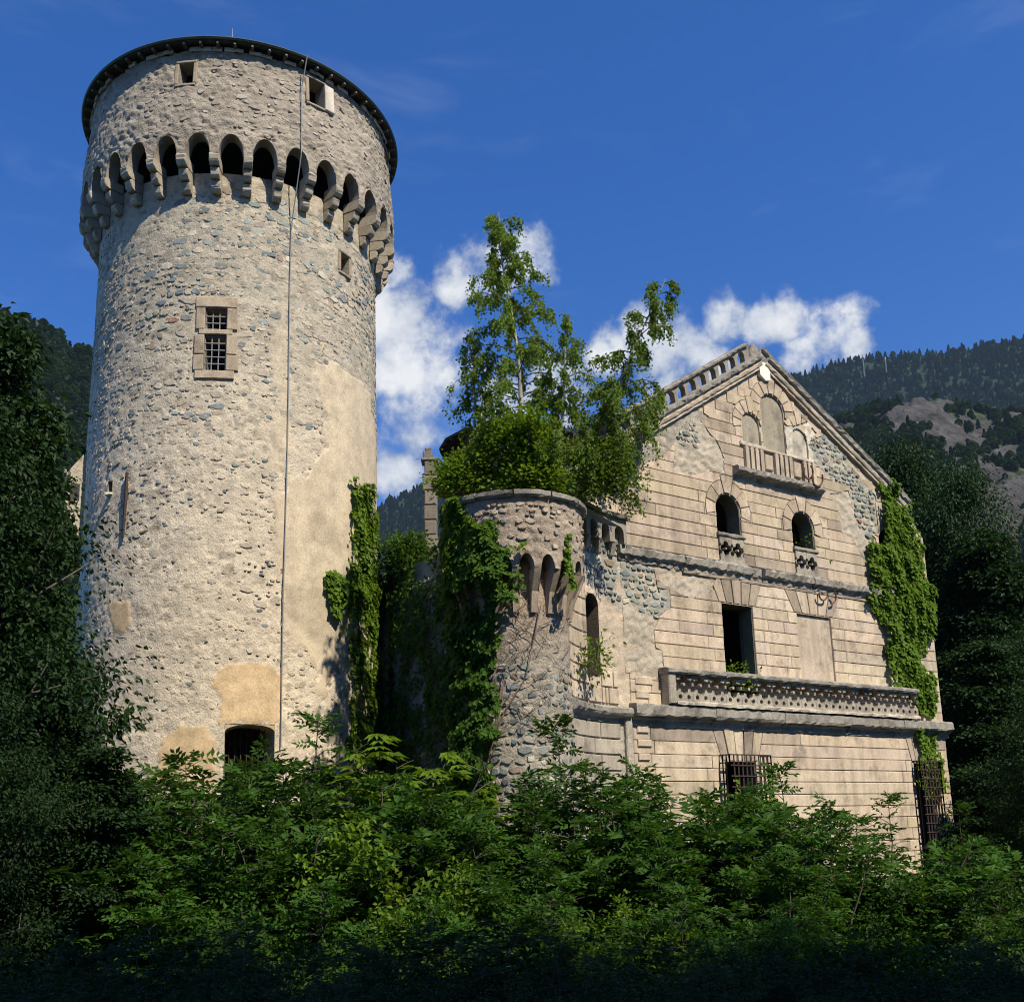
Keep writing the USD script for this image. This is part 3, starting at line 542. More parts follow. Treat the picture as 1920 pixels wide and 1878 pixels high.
# shell behind: side walls, rear, roof, floors
DEP = 4.4
def shell(a, b, n0, n1, z1): return fv(extrude(sbox(a, ZB, b, z1), n0, n1))
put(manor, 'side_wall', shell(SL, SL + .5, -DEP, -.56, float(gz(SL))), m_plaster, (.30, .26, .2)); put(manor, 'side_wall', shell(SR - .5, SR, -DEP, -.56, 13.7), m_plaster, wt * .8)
put(manor, 'rear_wall', fv(extrude(outline.difference(sbox(3.4, 11.3, 4.3, 13.4)), -DEP - .5, -DEP)), m_plaster, (.28, .24, .19))
for z in (6.75, 11.2): put(manor, 'floor', fv(extrude(sbox(SL + .5, z - .3, SR - .5, z), -DEP, -.56)), m_dark)
rf = Polygon([(SL, float(gz(SL)) - .6), (APX, APZ - .6), (SE, float(gz(SE)) - .6), (SE, float(gz(SE)) - .3), (APX, APZ - .3), (SL, float(gz(SL)) - .3)])
put(manor, 'roof', fv(extrude(rf, -DEP, -.56)), m_roof)
put(manor, 'broken_board', fv(bar((3.9, 9.2, -2.0), (4.5, 10.0, -1.5), .7, .08)), m_wood, label='pale broken board hanging inside the balcony door')
put(manor, 'broken_beam', fv(bar((3.1, 8.3, -2.6), (5.4, 10.4, -2.0), .22, .22)), m_wood)

# fallen patches where rubble or rough plaster shows
P_RUB = fpoly([(1095, 1040), (1130, 1030), (1180, 1050), (1225, 1062), (1232, 1100), (1254, 1104), (1256, 1140), (1232, 1160), (1195, 1150), (1160, 1120), (1090, 1080)])
P_RG1 = fpoly([(1262, 800), (1290, 778), (1310, 790), (1312, 830), (1296, 850), (1270, 840)])
P_RG2 = fpoly([(1515, 826), (1545, 815), (1570, 835), (1600, 880), (1640, 930), (1645, 1000), (1625, 1010), (1600, 975), (1592, 915), (1560, 900), (1530, 870), (1520, 850)])
P_PL1 = fpoly([(1264, 800), (1300, 770), (1320, 800), (1345, 830), (1358, 860), (1356, 884), (1330, 884), (1300, 890), (1262, 880)])
P_PL2 = fpoly([(1100, 1085), (1170, 1120), (1236, 1160), (1228, 1180), (1230, 1212), (1240, 1218), (1246, 1262), (1240, 1275), (1180, 1262), (1100, 1258)])
P_PL3 = fpoly([(1236, 1063), (1345, 1075), (1330, 1108), (1290, 1120), (1256, 1104), (1238, 1098)])
P_PL4 = fpoly([(1470, 800), (1490, 797), (1512, 790), (1530, 812), (1515, 830), (1530, 870), (1500, 872), (1475, 862)])
P_PL5 = fpoly([(1555, 925), (1590, 920), (1604, 975), (1640, 1010), (1650, 1060), (1615, 1050), (1600, 1010), (1580, 1000), (1572, 960)])
P_PL6 = fpoly([(1168, 950), (1240, 945), (1262, 985), (1275, 1020), (1200, 1030), (1168, 1010)])
P_RAKE = fpoly([(1190, 838), (1310, 765), (1330, 780), (1290, 800), (1250, 850), (1192, 880)])
patches = [(P_RUB, 1), (P_RG1, 1), (P_RG2, 1), (P_PL1, 0), (P_PL2, 0), (P_PL3, 0), (P_PL4, 2), (P_PL5, 0), (P_RAKE, 3)]
def rag(poly, seed, a=.09):
    b = np.array(poly.segmentize(.12).exterior.coords)[:-1]; q = np.stack([b[:, 0] * 2.5, b[:, 1] * 2.5, np.zeros(len(b))], 1)
    return Polygon(b + 2 * a * np.stack([fbm(q, 3, seed) - .5, fbm(q, 3, seed + 7) - .5], 1)).buffer(0)
patches = [(rag(p, 60 + i).intersection(outline.buffer(-.05)).intersection(sbox(-.15, 0, 20, 30)), k) for i, (p, k) in enumerate(patches)]
gone = unary_union([p for p, _ in patches]).difference(unary_union(opens + niches))
def f_disp(p, u, z): return .0 + .05 * (fbm(p * 1.5, 3, 51) - .45) + .06 * (noise(p * 7, 52) - .5) + .03 * (noise(p * 15, 53) - .5)
for i, (p, k) in enumerate(patches):
    pp = p.difference(unary_union(opens + niches)); a, b, c, d = pp.bounds
    col = {0: (.42, .36, .28), 1: (.36, .33, .27), 2: (.58, .52, .42), 3: (.30, .265, .22)}[k]
    tf = lambda P_, u, z, col=col: np.array(col) * (.72 + .5 * fbm(P_ * 1.4, 4, 57)[:, None])
    (vf, tt) = grid(lines(a, c, .05), lines(b, d, .05), fmap, f_disp, tf, cellmask=lambda U, Z, pp=pp: contains_xy(pp, U, Z))
    put(manor, 'bared_masonry', vf, m_plaster, tt, smooth=True)
    if k == 1:
        r3 = np.random.default_rng(70 + i)
        lay = rubble_layout(r3, a, c, b, d, .13, .27, 1.5, lambda u, z, pp=pp: 1.0 if pp.buffer(-.05).contains(Point(u, z)) else 0)
        lay_stones(manor, lay, fmap, r3, (.018, .05), 100, tints=STONE_TINTS * np.array([1.15, 1.15, 1.12]), name='rubble_stone')

# banded blocks
keep_out = [o.buffer(.0) for o in opens + niches] + [BX(BLIND)]
blocks = []                                        # (polygon or rectangle, tint)
def vous(h, n, r_out, flat, zt=None):
    """wedge blocks above an opening: radiating for a round head, splayed for a flat lintel"""
    u0, u1, z0, z1 = h; c, w = (u0 + u1) / 2, (u1 - u0) / 2; out = []
    if flat:
        e = np.linspace(u0 - .12, u1 + .12, n + 1); t = c + (e - c) * 1.42
        for i in range(n):
            lift = .0 if i != n // 2 else .08; out.append(Polygon([(e[i], z1 + .02), (e[i + 1], z1 + .02), (t[i + 1], zt + lift), (t[i], zt + lift)]))
    else:
        zc = z1 - w; a = np.linspace(-.25, math.pi + .25, n + 1)
        for i in range(n):
            q = np.linspace(a[i], a[i + 1], 4); inner = [(c + (w + .015) * math.cos(x), zc + (w + .015) * math.sin(x)) for x in q]
            k_ = 1.16 if i == n // 2 else 1.0; outer = [(c + r_out * k_ * math.cos(x), zc + r_out * k_ * math.sin(x)) for x in q[::-1]]; out.append(Polygon(inner + outer).buffer(0))
    return out
wed = []
for h in (W1, W2, W3): wed += vous(h, 7, .98, False)
for h in (N1, N2): wed += vous(h, 9, .86, False)
wed += vous(NC, 9, 1.05, False)
wed += vous(DO, 5, 0, True, 11.10 - .0) if False else vous(DO, 5, 0, True, 11.02)
wed += vous(BLIND, 5, 0, True, 10.98); wed += vous(GR, 5, 0, True, 6.52); wed += vous(GR2, 5, 0, True, 6.52)
ZC1, ZS1 = 6.75, 11.32                              # undersides of the main cornice and of the string course
zones = [(ZB, 6.45, .372), (7.02, 10.98, .345), (11.52, 18.2, .352)]
wedu = unary_union(wed)
for za, zb, hh in zones:
    nrow = int(round((zb - za) / hh)); ed = np.linspace(za, zb, nrow + 1)
    for i in range(nrow):
        z0, z1 = ed[i], ed[i + 1]; zm = (z0 + z1) / 2
        lo, hi = -.02, SR
        if zb > 15: hi = min(hi, APX + (APZ - z1) / kr - .15); lo = max(lo, APX - (APZ - z1) / kl + .12)
        if hi - lo < .5: continue
        cuts, spans = [lo, hi], []
        for h, q in ((W1, .5), (W2, .5), (W3, .5), (DO, .42), (BLIND, .42), (GR, .5), (GR2, .45), (N1, .34), (N2, .34), (NC, .0)):
            if h[2] - .05 < zm < h[3] + .02:
                e = q + (.22 if i % 2 else 0)
                if q: cuts += [h[0] - e, h[0], h[1], h[1] + e]
        if 0.5 < zm < 6.6 or 7 < zm < 11: cuts += [.62 + (.12 if i % 2 else 0)]
        cuts = sorted(c for c in cuts if lo <= c <= hi); full = []
        for a, b in zip(cuts[:-1], cuts[1:]):
            if b - a < .04: continue
            mx = 7.5 if za < 1 else 5.6; n = 1
            while (b - a) / n > mx or ((b - a) / n > 2.4 and rng.random() < .18): n += 1
            e = np.linspace(a, b, n + 1); e[1:-1] += rng.uniform(-.2, .2, n - 1) * (b - a) / n; full += list(zip(e[:-1], e[1:]))
        for a, b in full: blocks.append((sbox(a + .005, z0 + .010, b - .005, z1 - .010), 'b'))
for w_ in wed: blocks.append((w_.buffer(-.018, join_style=2), 'w'))
noblock = unary_union([gone] + keep_out); noblock_b = unary_union([noblock, wedu])
nb = 0
soot = lambda s, z: 1 - .55 * (1 if (s < 1.0 and z > 11.5 and z < 15) else 0) * rng.uniform(.1, .8)
for pg, kind in blocks:
    q = pg.difference(noblock_b if kind == 'b' else unary_union([noblock]))
    q = q.intersection(outline.buffer(-.04))
    for g in getattr(q, 'geoms', [q]):
        if g.geom_type != 'Polygon' or g.area < .012: continue
        a, b, c, d = g.bounds; n1 = .024 + rng.normal(0, .004) + (.010 if kind == 'w' else 0); s, z = (a + c) / 2, (b + d) / 2
        tn = wt * rng.uniform(.86, 1.10) * np.array([1, rng.uniform(.97, 1.02), rng.uniform(.93, 1.04)])
        if z > 11.5: tn = tn * np.array([.97, .96, .95]) * (rng.uniform(.72, 1.0) if rng.random() < .3 else 1)
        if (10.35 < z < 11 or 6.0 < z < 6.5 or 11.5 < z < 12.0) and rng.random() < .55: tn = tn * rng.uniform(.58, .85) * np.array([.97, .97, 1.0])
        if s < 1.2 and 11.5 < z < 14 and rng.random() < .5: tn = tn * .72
        if (c - a) * (d - b) - g.area < .002: vf = blk(a, c, b, d, -.03, n1, .014, max(1, int((c - a) / 1.5)))
        else:
            g2 = g.buffer(-.004).simplify(.006); vf = extrude(g2, -.03, n1) if g2.geom_type == 'Polygon' and g2.area > .008 else None
        if vf is None: continue
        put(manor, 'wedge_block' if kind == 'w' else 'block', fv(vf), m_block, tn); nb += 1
# small raised panels of the corner strip beside the cove
for i, z in enumerate(np.arange(3.2, 6.4, .372)):
    put(manor, 'raised_panel', fv(blk(.12, .52 + (.1 if i % 2 else 0), z + .10, z + .29, .03, .075, .02)), m_block, wt * rng.uniform(.85, 1.0))
for i, z in enumerate((7.22, 7.6)): put(manor, 'raised_panel', fv(blk(.15, .62 + .15 * i, z, z + .22, .0, .06, .02)), m_block, wt * rng.uniform(.85, 1.0))
put(manor, 'corner_strip', fv(blk(-.30, -.06, ZB, 6.7, -.05, .10, .03)), m_ledge, (.42, .37, .30))

# ledges: main cornice, string course, gable ledge
ledge = np.array([.27, .245, .205])
cor = [(-.1, 6.50), (.07, 6.50), (.09, 6.62), (.16, 6.66), (.18, 6.70), (.28, 6.73), (.31, 6.78), (.31, 7.00), (.27, 7.05), (-.1, 7.07)]
e = [-.08, 2.9, 5.8, 8.9, 11.6, 14.34]
for a, b in zip(e[:-1], e[1:]): put(manor, 'cornice', fv(moulding([(n + rng.normal(0, .008), z + rng.normal(0, .01)) for n, z in cor], a + .006, b - .006, .16, .011, rng)), m_ledge, ledge * rng.uniform(.92, 1.1))
put(manor, 'frieze_band', fv(blk(.0, SR, 6.46, 6.53, -.02, .06, .01, 8)), m_ledge, wt * .8)
stc = [(-.1, 11.06), (.06, 11.06), (.08, 11.18), (.12, 11.20), (.20, 11.24), (.22, 11.42), (.15, 11.48), (-.1, 11.52)]
for a, b, sc in ((-.25, 2.2, .75), (2.22, 5.0, .85), (5.02, 5.5, .4), (5.52, 7.8, 1.0), (7.82, 11.2, 1.05)):
    put(manor, 'string_course', fv(moulding([(n * sc if n > 0 else n, z) for n, z in stc], a, b, .12, .018, rng)), m_ledge, ledge * rng.uniform(.92, 1.15))
put(manor, 'architrave', fv(moulding([(-.1, 10.98), (.05, 10.98), (.07, 11.05), (-.1, 11.055)], 2.2, 11.1, .25, .006, rng)), m_block, wt * .85)
s0, zl0 = fp(1381, 872, .2); s1, zl1 = fp(1546, 923, .2); zl = (zl0 + zl1) / 2 - .1
gl = [(-.1, zl - .16), (.05, zl - .16), (.10, zl - .05), (.26, zl), (.29, zl + .04), (.29, zl + .16), (.22, zl + .20), (-.1, zl + .24)]
put(manor, 'gable_ledge', fv(moulding(gl, s0, s1, .12, .014, rng)), m_ledge, ledge)
put(manor, 'niche_sill', fv(blk(N1[0] - .2, N1[1] + .12, N1[2] - .12, N1[2] - .01, -.02, .10, .02)), m_ledge, (.5, .45, .37))
# small relief colonnade standing on the gable ledge: bars with round heads and square panels
zr0 = zl + .25; zr1 = N1[2] - .15; s = s0 + .55; pat = 'BBBBPBBBBPBBBP'
for ch in pat:
    if s > s1 - .35: break
    if ch == 'B':
        put(manor, 'relief_bar', fv(extrude(arch(s, s + .15, zr0, zr1, 8), -.03, .13)), m_block, wt * rng.uniform(.8, .95)); s += .225
    else:
        put(manor, 'relief_panel', fv(blk(s + .03, s + .38, zr0 + .12, zr1 - .10, -.03, .09, .025)), m_block, wt * rng.uniform(.8, .95)); s += .46
put(manor, 'relief_cap', fv(blk(s0 + .45, s1 - .3, zr1 + .005, zr1 + .07, -.03, .10, .015, 4)), m_block, wt * .85)
def iron_ring(cx_, cz_, r, a0, a1, n=.16):
    t = np.linspace(a0, a1, 18); put(manor, 'iron_ring', tube(fmap(cx_ + r * np.cos(t), cz_ + r * np.sin(t), n + .05 * np.sin(t)), .03, 6), m_rust)
c_ = fp(1515, 885, .3); iron_ring(*c_, .22, -3.6, 1.2, .32); c_ = fp(1530, 897, .3); iron_ring(*c_, .26, -3.5, .6, .36)
c_ = fp(1544, 1113, .2); iron_ring(*c_, .20, -3.3, .2, .2); c_ = fp(1560, 1119, .2); iron_ring(*c_, .20, -1.7, 1.3, .2)
# raking moulding, open arcade and coping of the gable
def rake(sgn, lo_s, hi_s):
    """frame running up one slope: u along the slope, v square to it"""
    k = kl if sgn < 0 else kr; ang = math.atan(k); o = np.array([APX, APZ]); du = np.array([sgn * math.cos(ang), -math.sin(ang)]); dv = np.array([sgn * math.sin(ang), math.cos(ang)])
    def mp_(u, v, n):
        u, v, n = np.broadcast_arrays(np.asarray(u, float), np.asarray(v, float), np.asarray(n, float)); return fmap(o[0] + u * du[0] + v * dv[0], o[1] + u * du[1] + v * dv[1], n)
    return mp_, ang
for sgn, L_, nm in ((-1, 8.3, 'left'), (1, 7.85, 'right')):
    mp_, ang = rake(sgn, 0, 0); off = math.tan(ang) 
    flip = sgn < 0
    def mv(vf, mp_=mp_, flip=flip): v, f = vf; return mp_(v[:, 0], v[:, 1], v[:, 2]), (f[:, ::-1] if flip else f)
    pr = [(-.1, 0), (.10, 0), (.10, .07), (.15, .10), (.17, .17), (.17, .22), (-.1, .22)]
    put(manor, 'raking_moulding', mv(moulding(pr, 0 if sgn > 0 else .05, L_, .15, .006, rng)), m_block, wt * .95)
    put(manor, 'raking_moulding', mv(moulding([(-.3, .222), (.12, .222), (.24, .30), (.26, .40), (-.3, .46)], 0, L_, .14, .014, rng)), m_ledge, ledge * 1.1)
    # arcade: a band pierced by round-headed arches, set back from the face
    v0, v1, gap = .40, .86, .555; band = sbox(-.15, v0, L_, v1); n_ = int((L_ - .4) / gap)
    for i in range(n_):
        u = .42 + i * gap; w = .195
        # the arches stand upright: lean each outline against the slope
        ah = Polygon([(u - w, v0 + .03)] + [(u - w, v0 + .21)] + [(u - w * math.cos(t), v0 + .21 + w * math.sin(t)) for t in np.linspace(0, math.pi, 11)] + [(u + w, v0 + .03)])
        sh = -math.tan(ang) * .75; ah = affinity.affine_transform(ah, [1, sh, 0, 1, -sh * (v0 + .2), 0])
        band = band.difference(ah)
    put(manor, 'gable_arcade', mv(extrude(band, -.44, -.24)), m_ledge, np.array([.25, .225, .19]))
    ncp = 7; e = np.linspace(-.12, L_ + .2, ncp + 1)
    for a, b in zip(e[:-1], e[1:]): put(manor, 'coping_stone', mv(moulding([(-.52, .865), (-.15, .865), (-.13, .92), (-.16, .96), (-.34, .99), (-.50, .96)], a + .008, b - .008, .14, .012, rng)), m_ledge, ledge * rng.uniform(.8, 1.05))
put(manor, 'apex_stone', fv(extrude(Polygon([(APX - .3, APZ + .45), (APX + .3, APZ + .45), (APX + .12, APZ + .9), (APX, APZ + .98), (APX - .12, APZ + .9)]), -.5, -.24)), m_ledge, ledge)
c_ = fp(1432, 694, .1); pw = [(-.22, .12), (-.2, -.2), (.05, -.36), (.26, -.3), (.28, .0), (.06, .28), (-.1, .26)]
put(manor, 'plaque', fv(extrude(Polygon([(c_[0] + a, c_[1] + b) for a, b in pw]), -.02, .12)), M_plain('white_plaster', (.74, .70, .60), var=.08, rough=.9), label='small white plaque under the peak of the gable')

# pierced balustrades: panels with a four-lobed tracery above a row of small round holes
def panel(u0, u1, z0, z1, n0, n1, holes_row=True):
    w, h, c = u1 - u0, z1 - z0, (u0 + u1) / 2; q = sbox(u0, z0, u1, z1); zc = z0 + h * (.64 if holes_row else .5); r = w * .235
    cut = [Point(c + dx * r * 1.05, zc + dz * r * 1.05).buffer(r * .92, 6) for dx, dz in ((1, 0), (-1, 0), (0, 1), (0, -1))] + [Point(c, zc).buffer(r * .5, 6)]
    cut = [unary_union(cut).difference(unary_union([Point(c, zc).buffer(r * .30, 6)]))]
    for sx in (0, 1): cut += [Polygon([(u0 if sx == 0 else u1, zc + h * .24), ((u0 + w * .13) if sx == 0 else u1 - w * .13, zc + h * .13), (u0 if sx == 0 else u1, zc + h * .03)]), Point(u0 if sx == 0 else u1, zc - h * .18).buffer(w * .15, 6)]
    if holes_row: cut += [Point(u0 + w * f, z0 + h * .16).buffer(w * .105, 6) for f in (.25, .75)]
    return extrude(q.difference(unary_union(cut)), n0, n1)
bst = np.array([.34, .295, .235])
bs0, bs1, BN = 1.40, 12.45, .20
put(manor, 'balustrade_pier', fv(blk(bs0 - .30, bs0 - .02, 7.08, 7.98, .02, .36, .03)), m_ledge, bst); put(manor, 'balustrade_plinth', fv(moulding([(BN - .14, 7.07), (BN + .16, 7.07), (BN + .16, 7.15), (BN + .10, 7.18), (BN - .14, 7.18)], bs0 - .02, bs1, .2, .008, rng)), m_ledge, bst * 1.3)
npn = 17; e = np.linspace(bs0, bs1, npn + 1)
for a, b in zip(e[:-1], e[1:]): put(manor, 'balustrade_panel', fv(panel(a + .005, b - .005, 7.18, 7.92, BN - .07, BN + .09)), m_ledge, bst * rng.uniform(.85, 1.2))
for a, b in zip(np.linspace(bs0 - .36, bs1, 6)[:-1], np.linspace(bs0 - .36, bs1, 6)[1:]): put(manor, 'balustrade_rail', fv(moulding([(BN - .16, 7.925), (BN + .18, 7.925), (BN + .22, 7.97), (BN + .22, 8.05), (BN + .12, 8.10), (BN - .16, 8.10)], a + .004, b - .004, .16, .01, rng)), m_ledge, ledge * rng.uniform(.9, 1.1))
for h in (W1, W2, W3):
    zt = 12.32; put(manor, 'window_rail', fv(moulding([(-.12, zt), (.10, zt), (.12, zt + .04), (.12, zt + .10), (-.12, zt + .13)], h[0] - .06, h[1] + .06, .12, .006, rng)), m_ledge, bst)
    c = (h[0] + h[1]) / 2
    for a, b in ((h[0] + .01, c - .005), (c + .005, h[1] - .01)): put(manor, 'balustrade_panel', fv(panel(a, b, h[2] + .14, zt - .005, -.05, .07, False)), m_ledge, bst * rng.uniform(.9, 1.15))
    put(manor, 'window_sill', fv(blk(h[0] - .08, h[1] + .08, h[2] - .02, h[2] + .13, -.2, .10, .02)), m_ledge, bst)
# cage grilles before the ground-floor windows
def cage(h, zt, zb, d, nu, nz, lab):
    u0, u1 = h[0] - .22, h[1] + .22; w = .035
    fr = [((u0, zb, d), (u0, zt, d)), ((u1, zb, d), (u1, zt, d)), ((u0, zt, 0), (u0, zt, d)), ((u0, zt, d), (u1, zt, d)), ((u1, zt, d), (u1, zt, 0)), ((u0, zb, 0), (u0, zb, d)), ((u0, zb, d), (u1, zb, d)), ((u1, zb, d), (u1, zb, 0)), ((u0, zt - .22, 0), (u0, zt - .22, d)), ((u1, zt - .22, d), (u1, zt - .22, 0))]
    g = put(manor, 'window_cage', join([bar(fmap(*a), fmap(*b), w) for a, b in fr]), m_iron, label=lab)
    for u in np.linspace(u0, u1, nu): put(g, 'upright_bar', bar(fmap(u, zb, d), fmap(u, zt, d), w), m_iron)
    for z in np.linspace(zb, zt, nz)[1:-1]: put(g, 'cross_bar', bar(fmap(u0, z, d + .02), fmap(u1, z, d + .02), w), m_iron)
    for u in (u0, u1):
        for n in (.0 + d * .35, d * .7): put(g, 'side_bar', bar(fmap(u, zb, n), fmap(u, zt, n), w), m_iron)
cage(GR, 5.72, 2.7, .42, 11, 11, 'rusty iron cage over the middle ground-floor window')
cage((GR2[0] + .1, GR2[1] - .1), 5.68, 1.9, .30, 8, 14, 'rusty iron cage over the right ground-floor window behind ivy')
for h in (DO, GR, GR2): put(manor, 'window_frame', fv(extrude(BX(h).buffer(.03).difference(BX((h[0] + .05, h[1] - .05, h[2] - .1, h[3] - .05))), -.50, -.43)), m_wood)

# concave corner that joins the front to the small turret
RC = 4.2
def cmap(u, z, n):
    """u runs from the corner (0) to the left along the curve as negative length"""
    u, z, n = np.broadcast_arrays(np.asarray(u, float), np.asarray(z, float), np.asarray(n, float)); a = -u / RC; r = RC - n
    return fmap(-r * np.sin(a) - .10, z, RC - r * np.cos(a))
def cv(vf): v, f = vf; return cmap(v[:, 0], v[:, 1], v[:, 2]), f
def cp(x, y):
    best = None
    r = ray(x, y); lo_ = np.linspace(-3.6, 0, 421); p = cmap(lo_, 0 * lo_, 0 * lo_); az = np.arctan2(p[:, 0], p[:, 1]) - math.atan2(r[0], r[1]); i = int(np.argmin(np.abs(az))); d = np.hypot(*p[i, :2]); return lo_[i], EYE + r[2] / math.hypot(r[0], r[1]) * d
ZTC = cp(1120, 968)[1]
print('cove', cp(1072, 1180), cp(1098, 1115), cp(1125, 1260), cp(1150, 1000), ZTC, nb)
CW0, CWb = cp(1099, 1190)[0], cp(1122, 1190)[0]; CW = (CW0, CWb, cp(1112, 1263)[1], cp(1108, 1112)[1])
P_CR = unary_union([Polygon([cp(x, y) for x, y in [(1088, 1020), (1160, 1010), (1184, 1050), (1184, 1150), (1160, 1140), (1135, 1120), (1100, 1090)]])]).buffer(.02)
us, zs = lines(-2.9, .12, .055, CW[:2]), lines(ZB, ZTC - .55, .055, [CW[2], CW[3]])
ca = arch(*CW, k=12)
def c_tint(p, u, z):
    b = contains_xy(P_CR, *wobble(u, z, .12, 2.5)).astype(float)[:, None]; n1 = fbm(p * 1.3, 4, 61)[:, None]; low = (1 - smooth01(z, 6.4, 6.7))[:, None]
    c = wt * .92 * (1 - b) + np.array([.36, .33, .27]) * b; c = c * (1 - low) + np.array([.36, .32, .26]) * low; return c * (.75 + .5 * n1)
(vf, tt) = grid(us, zs, cmap, lambda p, u, z: f_disp(p, u, z) * .7 - .01, c_tint, cellmask=lambda U, Z: ~contains_xy(ca, U, Z))
put(manor, 'cove_wall', vf, m_plaster, tt, smooth=True)
q = np.array(ca.exterior.coords); k = len(q); V = np.vstack([cmap(q[:, 0], q[:, 1], np.full(k, .03)), cmap(q[:, 0], q[:, 1], np.full(k, -1.55))]); i = np.arange(k - 1)
put(manor, 'slit_reveal', (V, np.vstack([np.stack([i, i + 1, k + i + 1], 1), np.stack([i, k + i + 1, k + i], 1)])), m_plaster, (.17, .145, .115))  # dark tint paints shade onto the jambs of the slit
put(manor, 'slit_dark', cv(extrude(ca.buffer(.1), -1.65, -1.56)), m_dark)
r3 = np.random.default_rng(90)
lay = rubble_layout(r3, -3.2, .05, 8, 13.5, .14, .28, 1.5, lambda u, z: 1.0 if P_CR.buffer(-.1).contains(Point(u, z)) and not ca.buffer(.2).contains(Point(u, z)) else 0)
lay_stones(manor, lay, cmap, r3, (.018, .05), 100, tints=STONE_TINTS * 1.12, name='rubble_stone')
for za, zb, hh in ((7.0, 10.6, .44), (ZB, 6.5, .40)):
    nrow = int((zb - za) / hh); ed = np.linspace(za, zb, nrow + 1)
    for i in range(nrow):
        e = [-3.4, -2.4 + .3 * (i % 2), -1.2 - .3 * (i % 2), -.35]
        if za > 1: e = [-3.4, -2.7 + .3 * (i % 2), CW[0] - .22 - .16 * (i % 2), CW[0] - .01, CW[1] + .01, CW[1] + .3 + .2 * (i % 2), -.9 - .3 * (i % 2), -.35]
        for a, b in zip(sorted(e)[:-1], sorted(e)[1:]):
            zm = (ed[i] + ed[i + 1]) / 2
            if za > 1 and (b <= CW[1] + .02 and a >= CW[0] - .02): 
                if CW[2] - .1 < zm < CW[3] + .1: continue
            if za > 1 and b > CW[1] + .1 and zm > 7.7 + .35 * (i % 2): continue            # plaster fallen right of the slit
            if P_CR.buffer(.1).contains(Point((a + b) / 2, zm)): continue
            v, f = blk(a + .018, b - .018, ed[i] + .02, ed[i + 1] - .02, -.04, .045, .014, 3)
            put(manor, 'cove_block', cv((v, f)), m_block, (wt if za > 1 else np.array([.42, .36, .285])) * rng.uniform(.85, 1.08))
put(manor, 'cove_cornice', cv(moulding([(-.1, 6.52), (.05, 6.52), (.07, 6.62), (.20, 6.70), (.24, 6.76), (.24, 6.88), (.16, 6.93), (-.1, 6.95)], -3.3, -.02, .18, .008, rng)), m_ledge, ledge)
# head of the cove: small arches on brackets under a slab
hd = sbox(-2.75, ZTC - .70, .05, ZTC)
for u in np.arange(-3.9, 0, .58): hd = hd.difference(arch(u, u + .36, ZTC - .9, ZTC - .22, 8))
v, f = extrude(hd.segmentize(.2), -.1, .22); put(manor, 'cove_arcade', cv((v, f)), m_plaster, (.27, .24, .20))
put(manor, 'cove_slab', cv(moulding([(-.5, ZTC), (.34, ZTC), (.36, ZTC + .1), (-.5, ZTC + .16)], -2.7, .1, .18, .012, rng)), m_ledge, ledge * .9)
for u in np.arange(-2.26, .1, .58): 
    v, f = moulding([(-.05, ZTC - 1.1), (.08, ZTC - 1.05), (.2, ZTC - .71), (-.05, ZTC - .71)], u + .02, u + .18, .2); put(manor, 'cove_bracket', cv((v, f)), m_stone, (.29, .255, .21))

# ------------------------------------------------------------------ the small rubble turret
rng = np.random.default_rng(31)
YS = 25.06
def lat_at(x, y, Y): r = ray(x, y); return r[0] / r[1] * Y
_l, _r = lat_at(872, 1320, YS), lat_at(1071, 1320, YS); XS, RS = (_l + _r) / 2, (_r - _l) / 2 * .995
_l, _r = lat_at(838, 960, YS), lat_at(1092, 960, YS); XD, RD = (_l + _r) / 2, (_r - _l) / 2
XS = (XS + XD) / 2
PSI_S = math.atan2(-XS, YS)
def scp(x, y, R): return cylpix(x, y, XS, YS, R)
ZT2 = scp(965, 930, RD)[1]; ZD0 = scp(960, 1062, RD)[1]; ZA2 = scp(985, 1036, RD)[1]; ZB2 = scp(960, 1150, RS)[1]
R_s = lambda z: RS + .10 * np.clip((6 - z) / 6, 0, 1); R_sd = lambda z: RD + 0 * z
smap = cylmap(XS, YS, R_s, PSI_S); sdmap = cylmap(XS, YS, R_sd, PSI_S)
turret = thing('rubble_turret', 'small round rubble turret with an overhanging head, half wrapped in ivy', 'turret', (XS, YS, 0))
def s_disp(p, u, z): return .04 * (fbm(p * 1.1, 3, 71) - .5) + .045 * (noise(p * np.array([6, 6, 8.]), 72) - .5) + .03 * (noise(p * 14, 73) - .5)
def s_tint(p, u, z):
    n1 = fbm(p * 1.1, 4, 75)[:, None]; up = smooth01(z, 7.5, 9.5)[:, None]; c = np.array([.33, .285, .225]) * (1 - up) + np.array([.36, .275, .205]) * up
    return c * (.7 + .6 * n1)
(vf, tt) = grid(lines(-math.pi * RS, math.pi * RS, .05), lines(0, ZT2 - .2, .06), smap, s_disp, s_tint); put(turret, 'wall', vf, m_rubble, tt, smooth=True)
lay = rubble_layout(rng, -1.45 * RS, 1.55 * RS, 2.2, ZB2 - 1.3, .15, .27, 1.45, lambda u, z: .95 if z < 7.6 else np.interp(z, [7.6, 9.4], [.75, .15]))
lay_stones(turret, lay, smap, rng, (.015, .035), 300, tints=STONE_TINTS * 1.05)
NB2 = 20; P2 = 2 * math.pi / NB2; C2 = scp(988, 1060, RD)[0] / RD; AR2 = .66
def low2(a):
    t = ((a - C2) / P2 + .5) % 1.0 - .5; x = np.abs(t) / (AR2 / 2); return np.where(x < 1, ZD0 + (ZA2 - ZD0) * np.sqrt(np.clip(1 - x ** 2, 0, 1)), ZD0)
ed2 = np.array([C2 + (i + s * AR2 / 2) * P2 for i in range(-12, 13) for s in (-1, 1)]); ed2 = ed2[np.abs(ed2) < math.pi - .01]
